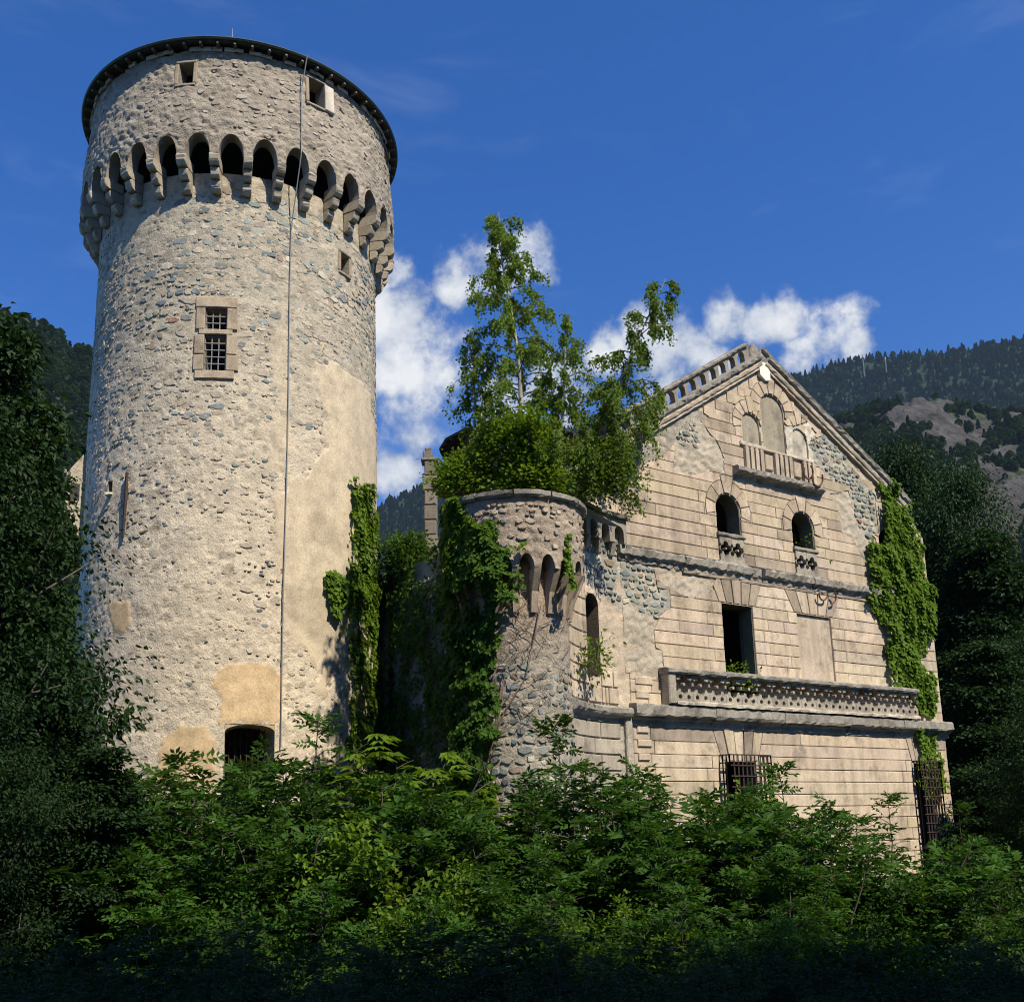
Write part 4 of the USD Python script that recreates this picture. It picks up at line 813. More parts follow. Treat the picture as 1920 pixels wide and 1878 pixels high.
an = np.unique(np.round(np.concatenate([np.linspace(-math.pi, math.pi, 260), ed2 - .003, ed2 + .003]), 6)); zf = np.linspace(0, 1, 34)
def sd2(u, zi, n): lo = low2(np.asarray(u) / RD); return sdmap(u, lo + (ZT2 - lo) * np.asarray(zi), n)
def sd_disp(p, u, z): return .05 * (fbm(p * 1.6, 3, 81) - .5) + .07 * (noise(p * np.array([6, 6, 8.]), 82) - .5) + .03 * (noise(p * 13, 83) - .5)
def sd_tint(p, u, z): n1 = fbm(p * 1.6, 4, 85)[:, None]; return np.array([.36, .29, .225]) * (.66 + .68 * n1)
(vf, tt) = grid(an * RD, zf, sd2, sd_disp, sd_tint); put(turret, 'head_wall', vf, m_rubble, tt, smooth=True)
lo = low2(an); k = len(an); i = np.arange(k - 1)
V = np.vstack([np.stack([XS + r * np.sin(an + PSI_S), YS - r * np.cos(an + PSI_S), z], 1) for r, z in ((RD, lo), (RS + .06, lo), (RS + .06, np.full_like(lo, ZA2 + .3)))])
F = np.vstack([np.stack([q * k + i, q * k + k + i + 1, q * k + i + 1], 1) for q in (0, 1)] + [np.stack([q * k + i, q * k + k + i, q * k + k + i + 1], 1) for q in (0, 1)])
put(turret, 'arch_soffit', (V, F), m_plaster, (.28, .23, .18))
for i in range(NB2):
    a = C2 + (i + .5) * P2 + PSI_S; er, et = np.array([math.sin(a), -math.cos(a), 0]), np.array([math.cos(a), math.sin(a), 0]); w = .17
    pr = [(RS - .05, ZB2), (RS + .08, ZB2 + .02), (RS + .16, ZB2 + (ZD0 - ZB2) * .45), (RS + .17, ZB2 + (ZD0 - ZB2) * .5), (RD - .06, ZD0 - .12), (RD, ZD0 + .02), (RS - .05, ZD0 + .02)]
    v, f = moulding(pr, -w / 2, w / 2, .2, .006, rng); put(turret, 'corbel', (np.array([XS, YS, 0]) + v[:, :1] * et + v[:, 2:] * er + v[:, 1:2] * np.array([0, 0, 1.0]), f), m_stone, np.array([.33, .26, .2]) * rng.uniform(.8, 1.1))
lay = rubble_layout(rng, -1.3 * RD, 1.5 * RD, ZA2 + .12, ZT2 - .15, .10, .2, 1.5, lambda u, z: .5)
lay_stones(turret, lay, sdmap, rng, (.02, .05), 0, tints=np.array([(.36, .27, .2), (.30, .24, .18), (.42, .34, .26), (.27, .24, .2)]))
for i in range(12):                                   # worn slabs of the rim
    a0, a1 = (i + .02) / 12 * 2 * math.pi * RD, (i + .98) / 12 * 2 * math.pi * RD; h = rng.uniform(-.01, .015)
    v, f = moulding([(-.5, ZT2 - .02), (.07, ZT2 - .02), (.12, ZT2 + .03), (.12, ZT2 + .13 + h), (.05, ZT2 + .16 + h), (-.5, ZT2 + .16 + h)], a0, a1, .1, .010, rng); put(turret, 'rim_slab', (sdmap(v[:, 0], v[:, 1], v[:, 2]), f), m_ledge, ledge * rng.uniform(.75, 1.0))
t = np.linspace(0, 2 * math.pi, 49)[:-1]; V = np.vstack([np.stack([XS + (RD - .3) * np.sin(t), YS - (RD - .3) * np.cos(t), np.full(48, ZT2 + .02)], 1), [[XS, YS, ZT2 + .05]]])
put(turret, 'earth_fill', (V, np.array([(i, (i + 1) % 48, 48) for i in range(48)])), M_plain('dry_soil', (.09, .075, .05), var=.4, rough=1.0))
put(turret, 'iron_post', bar(at(1060, 1475, YS - 1.5), at(1060, 1560, YS - 1.5), .05), m_iron)

# ------------------------------------------------------------------ low ruined wing, round tower behind, wall stub
rng = np.random.default_rng(41)
wing = thing('ruined_wing', 'low dark ivy-grown ruined wall between the tall tower and the small turret', 'wall', tuple(fmap(-2.7, 0, -8)))
zw = at(760, 1075, 32.7)[2]
p0, p1 = fmap(-2.75, 0, -4.3), fmap(-3.0, 0, -12.0); d_ = p1 - p0; Lw = np.linalg.norm(d_); d_ /= Lw; nw = np.array([d_[1], -d_[0], 0]); nw = nw if nw[1] < 0 else -nw
def wmap(u, z, n): u, z, n = np.broadcast_arrays(np.asarray(u, float), np.asarray(z, float), np.asarray(n, float)); return p0 + u[..., None] * d_ + n[..., None] * nw + z[..., None] * np.array([0, 0, 1.0])
top = [(u, zw - .5 + .9 * float(fbm(np.array([u * .9, 3.0, 0]), 3, 9))) for u in np.linspace(0, Lw, 40)]
put(wing, 'wall', (lambda vf: (wmap(vf[0][:, 0], vf[0][:, 1], vf[0][:, 2]), vf[1]))(extrude(Polygon([(0, 0)] + top + [(Lw, 0)]), -.8, 0)), m_plaster, (.25, .22, .18))
lay = rubble_layout(rng, .2, Lw - .2, .5, zw - .6, .2, .36, 1.5, lambda u, z: .6); lay_stones(wing, lay, wmap, rng, (.04, .09), 60)
XB_, YB_ = lat_at(962, 880, 41.2), 41.2; RB = (lat_at(1058, 890, 41.2) - lat_at(868, 890, 41.2)) / 2; PSI_B = math.atan2(-XB_, YB_)
rear = thing('rear_tower', 'round stone tower under a dark conical roof behind the birches', 'tower', (XB_, YB_, 0))
bmap = cylmap(XB_, YB_, RB, PSI_B); ZBR = at(822, 850, 41.2)[2]
(vf, tt) = grid(np.linspace(-math.pi * RB, math.pi * RB, 130), np.linspace(4, ZBR + .6, 110), bmap, lambda p, u, z: .12 * (noise(p * 4, 91) - .5) + .06 * (noise(p * 9, 92) - .5), lambda p, u, z: np.array([.33, .295, .24]) * (.7 + .6 * fbm(p * 1.5, 3, 93)[:, None])); put(rear, 'wall', vf, m_rubble, tt, smooth=True)
lay = rubble_layout(rng, -1.4 * RB, 1.4 * RB, ZBR - 5, ZBR + .3, .2, .34, 1.5, lambda u, z: .55); lay_stones(rear, lay, bmap, rng, (.03, .06), 0)
RBR = (lat_at(1094, 850, 41.2) - lat_at(820, 850, 41.2)) / 2; t = np.linspace(0, 2 * math.pi, 17)[:-1] + .1; rg = lambda r, z: np.stack([XB_ + r * np.sin(t), YB_ - r * np.cos(t), np.full(16, z)], 1)
V = np.vstack([rg(RB - .1, ZBR + .55), rg(RBR, ZBR), rg(RBR + .02, ZBR + .10), rg(.25, ZBR + 1.5), [[XB_, YB_, ZBR + 1.55]]]); F = []
for q in range(3):
    for i in range(16): j = (i + 1) % 16; F += [(q * 16 + i, q * 16 + j, q * 16 + 16 + j), (q * 16 + i, q * 16 + 16 + j, q * 16 + 16 + i)]
F += [(48 + i, 48 + (i + 1) % 16, 64) for i in range(16)]; put(rear, 'roof', (V, np.array(F)), m_roof)
for i in range(32):
    a = i / 32 * 2 * math.pi; e = np.array([math.sin(a), -math.cos(a), 0]); put(rear, 'rafter', bar(np.array([XB_, YB_, ZBR + .38]) + e * (RB - .1), np.array([XB_, YB_, ZBR - .03]) + e * (RBR - .05), .09, .12), m_wood)
stub = thing('wall_stub', 'narrow broken wall stub with a weathered head left of the birch thicket', 'ruin', tuple(at(808, 1000, 35.8) * [1, 1, 0]))
pb = at(808, 1010, 35.8); zt_ = at(808, 868, 35.8)[2]; z0 = 0
for i in range(18):
    h = (zt_ - 7) / 18; z = 7 + i * h; w = rng.uniform(.40, .52); xo = rng.normal(0, .03)
    v, f = blk(-w / 2 + xo, w / 2 + xo, z, z + h * .95, -.3, .3, .03); v2 = np.stack([pb[0] + v[:, 0], pb[1] - v[:, 2], v[:, 1]], 1); put(stub, 'stone', (v2, f), m_stone, np.array([.22, .19, .15]) * rng.uniform(.6, 1.2))
put(stub, 'core', bar((pb[0], pb[1] + .1, 0), (pb[0], pb[1] + .1, zt_ - .1), .36, .4), m_plaster, (.3, .26, .2))
for z, w, h, xo in ((zt_, .62, .12, 0), (zt_ + .12, .34, .30, -.08), (zt_ + .42, .24, .14, -.06)):
    v, f = blk(-w / 2 + xo, w / 2 + xo, z, z + h, -w / 2, w / 2, .03); put(stub, 'carved_head', (np.stack([pb[0] + v[:, 0], pb[1] - v[:, 2], v[:, 1]], 1), f), m_ledge, (.20, .18, .15))

# ------------------------------------------------------------------ terrain
def ground_h(x, y):
    x, y = np.asarray(x, float), np.asarray(y, float); r = np.hypot(x, y)
    h = 2.3 * (1 - smooth01(y, 4, 20)) * (1 - smooth01(r, 60, 160)) + .35 * (fbm(np.stack([x * .12, y * .12, 0 * x], -1), 3, 101) - .5)
    return h * (1 - smooth01(r, 300, 600)) - .02
tr = np.concatenate([np.linspace(0, 70, 71), np.geomspace(72, 4200, 46)]); ta = np.linspace(0, 2 * math.pi, 181)
Rg, Ag = np.meshgrid(tr, ta); X_, Y_ = Rg * np.sin(Ag), Rg * np.cos(Ag); Vg = np.stack([X_, Y_, ground_h(X_, Y_)], -1).reshape(-1, 3); nr = len(tr)
i, j = np.meshgrid(np.arange(180), np.arange(nr - 1), indexing='ij'); a = (i * nr + j).ravel(); Fg = np.vstack([np.stack([a, a + nr + 1, a + 1], 1), np.stack([a, a + nr, a + nr + 1], 1)])
m_soil = M_plain('leaf_litter', (.045, .05, .026), var=.5, scale=.5, rough=1.0)
put(None, 'ground', (Vg, Fg), m_soil, smooth=True, kind='structure')

def M_slope(name, forest, rock, thr):
    N = {'g': ('geometry', {}), 'n': ('noise_texture', dict(scale=.009, detail=9.0, roughness=0.62)), 'v': ('voronoi_texture', dict(scale=.085, feature='f1')), 'k': ('noise_texture', dict(scale=.07, detail=9.0, roughness=.72)),
         'fr': ('rgb_ramp', dict(ramp=[(.0, tuple(np.array(forest) * 1.5)), (.5, forest), (.95, tuple(np.array(forest) * .45))])), 'rr': ('rgb_ramp', dict(ramp=[(.3, tuple(np.array(rock) * .35)), (.5, tuple(np.array(rock) * .9)), (.7, tuple(np.array(rock) * 1.5))])),
         'at': ('attribute', dict(attribute='tint')), 'ad': ('math', dict(math_type='multiply_add', value2=1.0)), 'sp': ('separate_color', {}), 'ms': ('map_range', dict(range_type='smoothstep', from_min=thr, from_max=thr + .10, clamp=True)),
         'm': ('mix_color', dict(blend_type='mix')), 'p': ('principled_bsdf', dict(roughness=1.0, specular_ior_level=0.0)), 'b': ('bump', dict(strength=1.0, distance=9.0))}
    L = [('g.position', 'n.vector'), ('g.position', 'v.vector'), ('g.position', 'k.vector'), ('v.distance', 'fr.fac'), ('k.fac', 'rr.fac'), ('at.color', 'sp.color'), ('sp.r', 'ad.value3'), ('n.fac', 'ad.value1'),
         ('ad.value', 'ms.value'), ('ms.result', 'm.fac'), ('fr.color', 'm.a'), ('rr.color', 'm.b'), ('m.result', 'p.base_color'), ('k.fac', 'b.height'), ('b.normal', 'p.normal')]
    return usdkit.material(stage, '/World/Looks/' + name, N, L, surface='p.BSDF')
def ridge(name, sky, dist, foot, mat, label, rough, seed, na=320, nd=120, rock=None, cut=.0):
    """a mountainside rising from its foot to a crest; sky = the crest as seen from the road, dist = its distance there"""
    az = np.array([math.atan2(*(ray(x, y)[:2])) for x, y in sky]); el = np.array([ray(x, y)[2] / np.hypot(*ray(x, y)[:2]) for x, y in sky])
    A = np.linspace(az[0], az[-1], na); E = np.interp(A, az, el); D = np.interp(A, az, dist) if np.ndim(dist) else np.full(na, float(dist)); T = np.concatenate([np.linspace(0, 1, nd), np.linspace(1.03, 1.35, 10)])
    AA, TT = np.meshgrid(A, T); DD = foot + (D[None] - foot) * TT; H = E[None] * D[None]
    prof = np.where(TT <= 1, TT ** .85, 1 - .5 * (TT - 1)); Z = H * prof; X, Y = DD * np.sin(AA), DD * np.cos(AA); q = np.stack([X, Y, 0 * X], -1) / rough
    amp = rough * .22 * np.sin(np.clip(TT, 0, 1) * np.pi * .93) ** .7
    Z = Z + EYE + amp * 2 * (fbm(q, 5, seed) - .5) + amp * .5 * (np.abs(noise(q * 2.3, seed + 3) - .5) * 2 - .5)
    V = np.stack([X, Y, Z], -1).reshape(-1, 3)
    if rock: hit = rock(V) > 0; V[:, 2] += hit * (14 * (_noise(V * .06, 3) - .5) + 7 * (_noise(V * .15, 4) - .5))
    n_ = na; i, j = np.meshgrid(np.arange(len(T) - 1), np.arange(na - 1), indexing='ij'); a = (i * n_ + j).ravel()
    F = np.vstack([np.stack([a, a + 1, a + n_ + 1], 1), np.stack([a, a + n_ + 1, a + n_], 1)]); nn = normals(V, F); steep = 1 - np.abs(nn[:, 2])
    c = np.zeros((len(V), 3)); c[:, 0] = (steep - .45) * .45 + (rock(V) if rock else 0)
    put(None, name, (V, F), mat, c, smooth=True, label=label, kind='structure'); return V, F, c[:, 0], T.size, na
m_slope_far = M_slope('far_forest', (.030, .050, .030), (.13, .118, .11), .62)
m_slope = M_slope('rocky_forest', (.055, .075, .034), (.098, .092, .087), .46)
far = ridge('hills', [(600, 1010), (690, 985), (715, 948), (795, 912), (900, 860), (1100, 800), (1300, 745), (1490, 706), (1560, 682), (1640, 669), (1700, 661), (1760, 654), (1850, 643), (1920, 637), (2200, 615), (2600, 640)], 2100.0, 1250.0, m_slope_far, None, 260.0, 7)
CRAGS = [Polygon(p_) for p_ in ([(1650, 775), (1690, 742), (1750, 738), (1800, 785), (1815, 870), (1760, 870), (1740, 820), (1680, 810)], [(1740, 725), (1830, 735), (1860, 752), (1800, 758), (1745, 742)], [(1795, 800), (1850, 800), (1860, 845), (1800, 850)], [(1555, 780), (1600, 772), (1610, 800), (1570, 808)],
     [(1645, 800), (1700, 800), (1710, 850), (1660, 845)], [(1800, 930), (1930, 890), (1930, 1040), (1840, 1070)], [(1870, 830), (1925, 840), (1925, 890), (1880, 880)], [(1880, 780), (1930, 780), (1930, 810), (1890, 810)], [(1820, 880), (1870, 860), (1880, 900), (1830, 920)])]
def crags(V):
    q = V - [0, 0, EYE]; z = q @ FWD; x = 960 + FOC * (q @ RGT) / z; y = CY - FOC * (q @ UPV) / z + 14; r = fbm(V * .022, 3, 5); x = x + 130 * (r - .5); y = y + 110 * (fbm(V * .022, 3, 15) - .5)
    hit = np.zeros(len(V)); 
    for p_ in CRAGS: hit = np.maximum(hit, contains_xy(p_, x, y))
    return .34 * hit * (z > 0) + .16 * (fbm(V * .02, 4, 77) - .5)
near = ridge('hills', [(1380, 980), (1480, 870), (1560, 788), (1620, 762), (1690, 740), (1760, 742), (1830, 760), (1920, 766), (2100, 730), (2400, 700), (2800, 740)], 900.0, 470.0, m_slope, None, 120.0, 17,
             rock=crags)
left = ridge('hills', [(-1100, 560), (-500, 500), (-150, 560), (0, 598), (60, 612), (110, 636), (165, 668), (260, 760), (360, 900), (480, 1090)], 800.0, 420.0, m_slope, None, 110.0, 27)

m_mast = M_plain('dull_white_paint', (.33, .34, .34), var=.05, rough=.6)
# two aerial masts on the rocky hill
for (x, y0, y1, lab) in ((1620, 664, 694, 'taller pale lattice mast with a white drum on the rocky hill'), (1661, 669, 686, 'shorter pale mast with one white drum on the rocky hill')):
    D_ = 905.0; r = ray(x, y1); b_ = r / math.hypot(*r[:2]) * D_ + [0, 0, EYE]; r = ray(x, y0); tp = r / math.hypot(*r[:2]) * D_ + [0, 0, EYE]; hgt = tp[2] - b_[2]; b_[2] -= 6; tp[0:2] = b_[0:2]
    mt = thing('radio_mast', lab, 'mast', tuple(b_))
    for k in range(3): a = k * 2.094; o = np.array([math.cos(a), math.sin(a), 0]); put(mt, 'mast_leg', bar(b_ + o * .5, tp + o * .2, .10), m_mast)
    zz = np.linspace(b_[2], tp[2], 12); put(mt, 'lattice', join([bar([b_[0] + .8 * math.cos(k * 2.1), b_[1] + .8 * math.sin(k * 2.1), zz[i]], [b_[0] + .6 * math.cos(k * 2.1 + 2.1), b_[1] + .6 * math.sin(k * 2.1 + 2.1), zz[i + 1]], .06) for i in range(11) for k in range(3)]), m_mast)
    c = trimesh.creation.cylinder(radius=.6, height=2.4, sections=14); put(mt, 'drum', (np.array(c.vertices) + tp - [0, 0, 1.5 if y0 < 675 else 2.5], np.array(c.faces)), m_mast)

# ------------------------------------------------------------------ vegetation: leaves, stems
def unit(v): return v / np.maximum(np.linalg.norm(v, axis=-1, keepdims=True), 1e-9)
def leaf_cards(P_, D, U, L, Wd, fold=.18):
    """pointed leaves folded along the midrib: two triangles each"""
    D = unit(D); S = unit(np.cross(D, U)); Nn = np.cross(S, D); L = np.asarray(L)[:, None]; Wd = np.asarray(Wd)[:, None]
    a = P_; b = P_ + D * L * .45 + S * Wd * .5 + Nn * Wd * fold; c = P_ + D * L - Nn * L * .08; d = P_ + D * L * .45 - S * Wd * .5 + Nn * Wd * fold
    V = np.stack([a, b, c, d], 1).reshape(-1, 3); o = np.arange(len(P_))[:, None] * 4
    return V, np.vstack([o + [0, 1, 2], o + [0, 2, 3]])
def pinnate(rng, P_, D, U, size, pairs=4):
    """feathered leaves: pairs of leaflets along a drooping rib and one at its end"""
    n = len(P_); D = unit(D); S = unit(np.cross(D, U)); Nn = np.cross(S, D); out = []
    for t, side in [(q, s) for q in np.linspace(.28, .92, pairs) for s in (-1, 1)] + [(1.0, 0)]:
        base = P_ + D * (size * t)[:, None] - np.array([0, 0, 1.0]) * (size * .30 * t * t)[:, None]
        dr = D * (.55 if side else 1.0) + S * side * .85 - np.array([0, 0, 1.0]) * .25 + rng.normal(0, .14, (n, 3))
        l = size * (.42 if side else .46) * rng.uniform(.8, 1.15, n) * (1 - .25 * abs(t - .55)); out.append(leaf_cards(base, dr, Nn + rng.normal(0, .18, (n, 3)), l, l * .40))
    return join(out)
def rand_dirs(rng, n): v = rng.normal(0, 1, (n, 3)); return unit(v)
UPZ = np.array([0, 0, 1.0])
def put_cls(cls, name, vf, mat, smooth=False, kind=None):
    v, f = vf; path = f'{cls}/{name}'; g = UsdGeom.Mesh.Define(stage, path)
    g.CreatePointsAttr(Vt.Vec3fArray.FromNumpy(np.asarray(v, np.float32))); g.CreateFaceVertexCountsAttr(Vt.IntArray.FromNumpy(np.full(len(f), 3, np.int32))); g.CreateFaceVertexIndicesAttr(Vt.IntArray.FromNumpy(np.asarray(f, np.int32).ravel())); g.CreateSubdivisionSchemeAttr('none')
    if smooth: g.CreateNormalsAttr(Vt.Vec3fArray.FromNumpy(normals(np.asarray(v, float), np.asarray(f)).astype(np.float32))); g.SetNormalsInterpolation('vertex')
    UsdShade.MaterialBindingAPI.Apply(g.GetPrim()).Bind(mat)
    if kind: g.GetPrim().SetCustomDataByKey('kind', kind)
G = lambda *c: [(i / (len(c) - 1), x) for i, x in enumerate(c)]
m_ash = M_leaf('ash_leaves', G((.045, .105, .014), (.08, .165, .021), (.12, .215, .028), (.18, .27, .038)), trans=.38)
m_shade = M_leaf('shade_leaves', G((.022, .050, .014), (.038, .078, .020), (.062, .110, .028)), trans=.28)  # darkened leaves: part of the foreground and side tree shade is in this colour
m_birch = M_leaf('birch_leaves', G((.13, .205, .03), (.21, .295, .04), (.30, .37, .06)), trans=.46, objvar=.15)
m_low = M_leaf('hornbeam_leaves', G((.12, .20, .018), (.19, .285, .026), (.26, .34, .036), (.36, .31, .04)), trans=.45, objvar=.1)
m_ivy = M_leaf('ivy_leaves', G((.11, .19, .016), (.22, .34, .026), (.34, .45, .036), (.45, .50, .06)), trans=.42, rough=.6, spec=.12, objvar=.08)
m_ivyd = M_leaf('dark_ivy_leaves', G((.06, .12, .014), (.11, .20, .02), (.19, .29, .03), (.32, .38, .05)), trans=.38, rough=.6, spec=.12, objvar=.08)  # darker copy of the ivy; shade of the recess is put into its colour
m_bark = M_plain('grey_bark', (.10, .085, .065), var=.4, scale=9, rough=.95)
m_birchbark = M_plain('birch_bark', (.27, .25, .22), var=.35, scale=5, rough=.8)
m_twig = M_plain('dry_vine', (.17, .125, .095), var=.3, rough=.95)

def shrub(seed, h=4.0, spread=1.5, nst=7, leaf=.34, ncl=900, mat=m_ash, compound=True, upright=.75):
    rng = np.random.default_rng(seed); stems, pts, dirs = [], [], []
    for s in range(nst):
        a = rng.uniform(0, 6.28); r0 = rng.uniform(0, spread * .35); hh = h * (1 if s == 0 else rng.uniform(.55, .96)); lean = spread * rng.uniform(.15, 1.0) * (.35 if s == 0 else 1)
        t = np.linspace(0, 1, 14); o = np.array([math.cos(a), math.sin(a), 0]); pth = o * (r0 + lean * t[:, None] ** 1.6) + UPZ * (hh * t[:, None]) + np.cumsum(rng.normal(0, .018 * h / 4, (14, 3)), 0)
        stems.append(tube(pth, np.linspace(.035, .006, 14) * h / 4, 5))
        for b in range(int(20 * h / 4)):
            tb = rng.uniform(.12, .97) ** .8; k = tb * 13; i = min(int(k), 12); p0 = pth[i] + (pth[i + 1] - pth[i]) * (k - i); ab = rng.uniform(0, 6.28); lb = rng.uniform(.25, .75) * spread * (1.15 - tb * .85)
            d = np.array([math.cos(ab), math.sin(ab), upright * rng.uniform(.4, 1.2)]); d /= np.linalg.norm(d); tt_ = np.linspace(0, 1, 6)[:, None]; bp = p0 + d * lb * tt_ - UPZ * .15 * lb * tt_ ** 2
            stems.append(tube(bp, np.linspace(.010, .004, 6) * h / 4, 4)); m_ = max(3, int(lb * 9)); tl = rng.uniform(.2, 1, m_); q = p0 + d * lb * tl[:, None]
            al = rng.uniform(0, 6.28, m_); dl = d * .6 + np.stack([np.cos(al), np.sin(al), rng.uniform(-.1, .7, m_)], 1); pts.append(q); dirs.append(dl)
        m_ = 8; tl = rng.uniform(.86, 1, m_); q = pth[-1] - (pth[-1] - pth[-3]) * (1 - tl[:, None]) * 3; al = rng.uniform(0, 6.28, m_); pts.append(q); dirs.append(np.stack([np.cos(al), np.sin(al), rng.uniform(.2, 1.4, m_)], 1))
    pts, dirs = np.vstack(pts), np.vstack(dirs)
    if len(pts) > ncl: k = rng.choice(len(pts), ncl, replace=False); pts, dirs = pts[k], dirs[k]
    n = len(pts); up = UPZ + rng.normal(0, .25, (n, 3)); sz = leaf * rng.uniform(.6, 1.2, n)
    if compound: lf = pinnate(rng, pts, dirs, up, sz)
    else:
        rep = 7; pp = np.repeat(pts, rep, 0) + rng.normal(0, leaf * .55, (n * rep, 3)); dd = np.repeat(unit(dirs), rep, 0) + rng.normal(0, .7, (n * rep, 3)); l = leaf * rng.uniform(.28, .5, n * rep); lf = leaf_cards(pp, dd, UPZ + rng.normal(0, .5, (n * rep, 3)), l, l * .66)
    return join(stems), lf
def palmate(seed, h=3.6, spread=1.5):
    """shrub with large hand-shaped leaves"""
    rng = np.random.default_rng(seed); st, _ = shrub(seed, h, spread, 7, .3, 10); n = 620; a = rng.uniform(0, 6.28, n); r = spread * np.sqrt(rng.random(n)); z = h * (1 - (r / spread) ** 2 * .55) * rng.uniform(.35, 1.02, n)
    p = np.stack([r * np.cos(a), r * np.sin(a), z], 1); d0 = unit(np.stack([np.cos(a), np.sin(a), rng.uniform(-.2, .6, n)], 1)); s = unit(np.cross(d0, UPZ)); out = []
    for k in np.linspace(-1.25, 1.25, 6): l = .25 * rng.uniform(.8, 1.2, n) * (1 - .12 * abs(k)); out.append(leaf_cards(p, d0 * math.cos(k) + s * math.sin(k) - UPZ * .35, UPZ + rng.normal(0, .2, (n, 3)), l, l * .34))
    return st, join(out)
def tree(seed, h, r, trunk=.22, nl=26000, leaf=.16, low=.18, levels=3, shape=1.0):
    """trunk, limbs and twigs; leaves in flat sprays about the twig ends"""
    rng = np.random.default_rng(seed); wood, tips = [], []
    t = np.linspace(0, 1, 10); tp = np.stack([.10 * r * np.sin(3 * t + seed), .1 * r * np.cos(2.3 * t + seed) - .1 * r, h * .92 * t], 1); wood.append(tube(tp, np.linspace(trunk, trunk * .15, 10), 8))
    nb = 30
    for i in range(nb):
        f = low + (1 - low) * (i + rng.random()) / nb; z = f * h * .9; p0 = np.array([np.interp(z, tp[:, 2], tp[:, 0]), np.interp(z, tp[:, 2], tp[:, 1]), z]); a = i * 2.4 + rng.normal(0, .3)
        env = math.sin(min(1, (1 - f) * 1.25 + .10) * math.pi / 2) ** .8 * (.55 + .45 * min(1, (f - low) / .22)) * shape; L = r * env * rng.uniform(.62, 1.12); d = np.array([math.cos(a), math.sin(a), rng.uniform(.15, .75)]); tt_ = np.linspace(0, 1, 7)[:, None]
        bp = p0 + d * L * tt_ + UPZ * .12 * L * tt_ ** 2 + np.cumsum(rng.normal(0, .03 * L, (7, 3)), 0); wood.append(tube(bp, np.linspace(trunk * .34 * (1 - f * .6), .012, 7), 5)); tips.append(bp[-1])
        for j in range(5):
            k = rng.integers(2, 6); d2 = unit(d + rng.normal(0, .75, 3)); L2 = L * rng.uniform(.25, .55); q = bp[k] + d2 * L2 * np.linspace(0, 1, 4)[:, None]; wood.append(tube(q, np.linspace(.025, .008, 4), 4)); tips += [q[-1], q[2]]
    tips = np.array(tips); nt = len(tips); k = rng.integers(0, nt, nl); sz = np.repeat(1, nl); off = rng.normal(0, 1, (nl, 3)) * np.array([.34, .34, .20]) * r * .42; p = tips[k] + off
    d = unit(off * [1, 1, .4] + rng.normal(0, .3, (nl, 3))) - UPZ * .35; l = leaf * rng.uniform(.7, 1.25, nl); return join(wood), leaf_cards(p, d, UPZ + rng.normal(0, .45, (nl, 3)), l, l * .62)

# shrub kinds, each defined once
PROTO = {}
def define(key, wood, leaves, mat, woodname='stem', leafname='foliage', wm=None):
    c = classprim('kind_' + key); put_cls(c, woodname, wood, wm or m_bark, smooth=True); put_cls(c, leafname, leaves, mat, kind='stuff'); PROTO[key] = (c, float(np.vstack([leaves[0]])[:, 2].max()))
for i, (h, sp, ns, lf) in enumerate([(4.6, 1.45, 9, .42), (4.2, 1.9, 12, .40), (4.8, 1.0, 5, .42), (3.4, 2.1, 13, .38)]): define(f'ash_{"abcd"[i]}', *shrub(200 + i, h, sp, ns, lf, 2300), m_ash)
for i, (h, sp, ns) in enumerate([(3.4, 1.7, 9), (2.6, 1.9, 10)]): define(f'bush_{"ab"[i]}', *shrub(220 + i, h, sp, ns, .26, 1900, compound=False, upright=.5), m_ash)
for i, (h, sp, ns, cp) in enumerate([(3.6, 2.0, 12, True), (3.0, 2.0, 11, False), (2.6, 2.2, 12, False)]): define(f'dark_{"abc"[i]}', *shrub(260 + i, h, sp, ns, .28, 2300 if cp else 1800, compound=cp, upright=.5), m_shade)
define('lime', *shrub(280, 3.0, 1.8, 10, .27, 1700, compound=False, upright=.5), m_low)
define('palmate', *palmate(230), m_low)
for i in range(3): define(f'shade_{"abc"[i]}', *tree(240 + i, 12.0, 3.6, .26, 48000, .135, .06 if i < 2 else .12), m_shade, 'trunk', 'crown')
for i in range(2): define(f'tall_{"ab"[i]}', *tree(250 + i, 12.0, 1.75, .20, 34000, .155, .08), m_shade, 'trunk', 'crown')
m_pine = M_leaf('dark_needles', G((.010, .022, .009), (.018, .036, .014), (.028, .050, .018)), trans=.15)

def plant(name, key, x, y, depth, label, cat='shrub', group=None, rot=None, wide=1.0, rng=np.random.default_rng(77)):
    """a plant whose top stands where the photograph shows it, rooted in the ground below"""
    tp = at(x, y, depth * .895); g = float(ground_h(tp[0], tp[1])) - .05; c, hp = PROTO[key]; s = (tp[2] - g) / hp
    return copy_of(c, name, label, cat, (tp[0], tp[1], g), rng.uniform(0, 360) if rot is None else rot, (s * wide, s * wide, s), group)
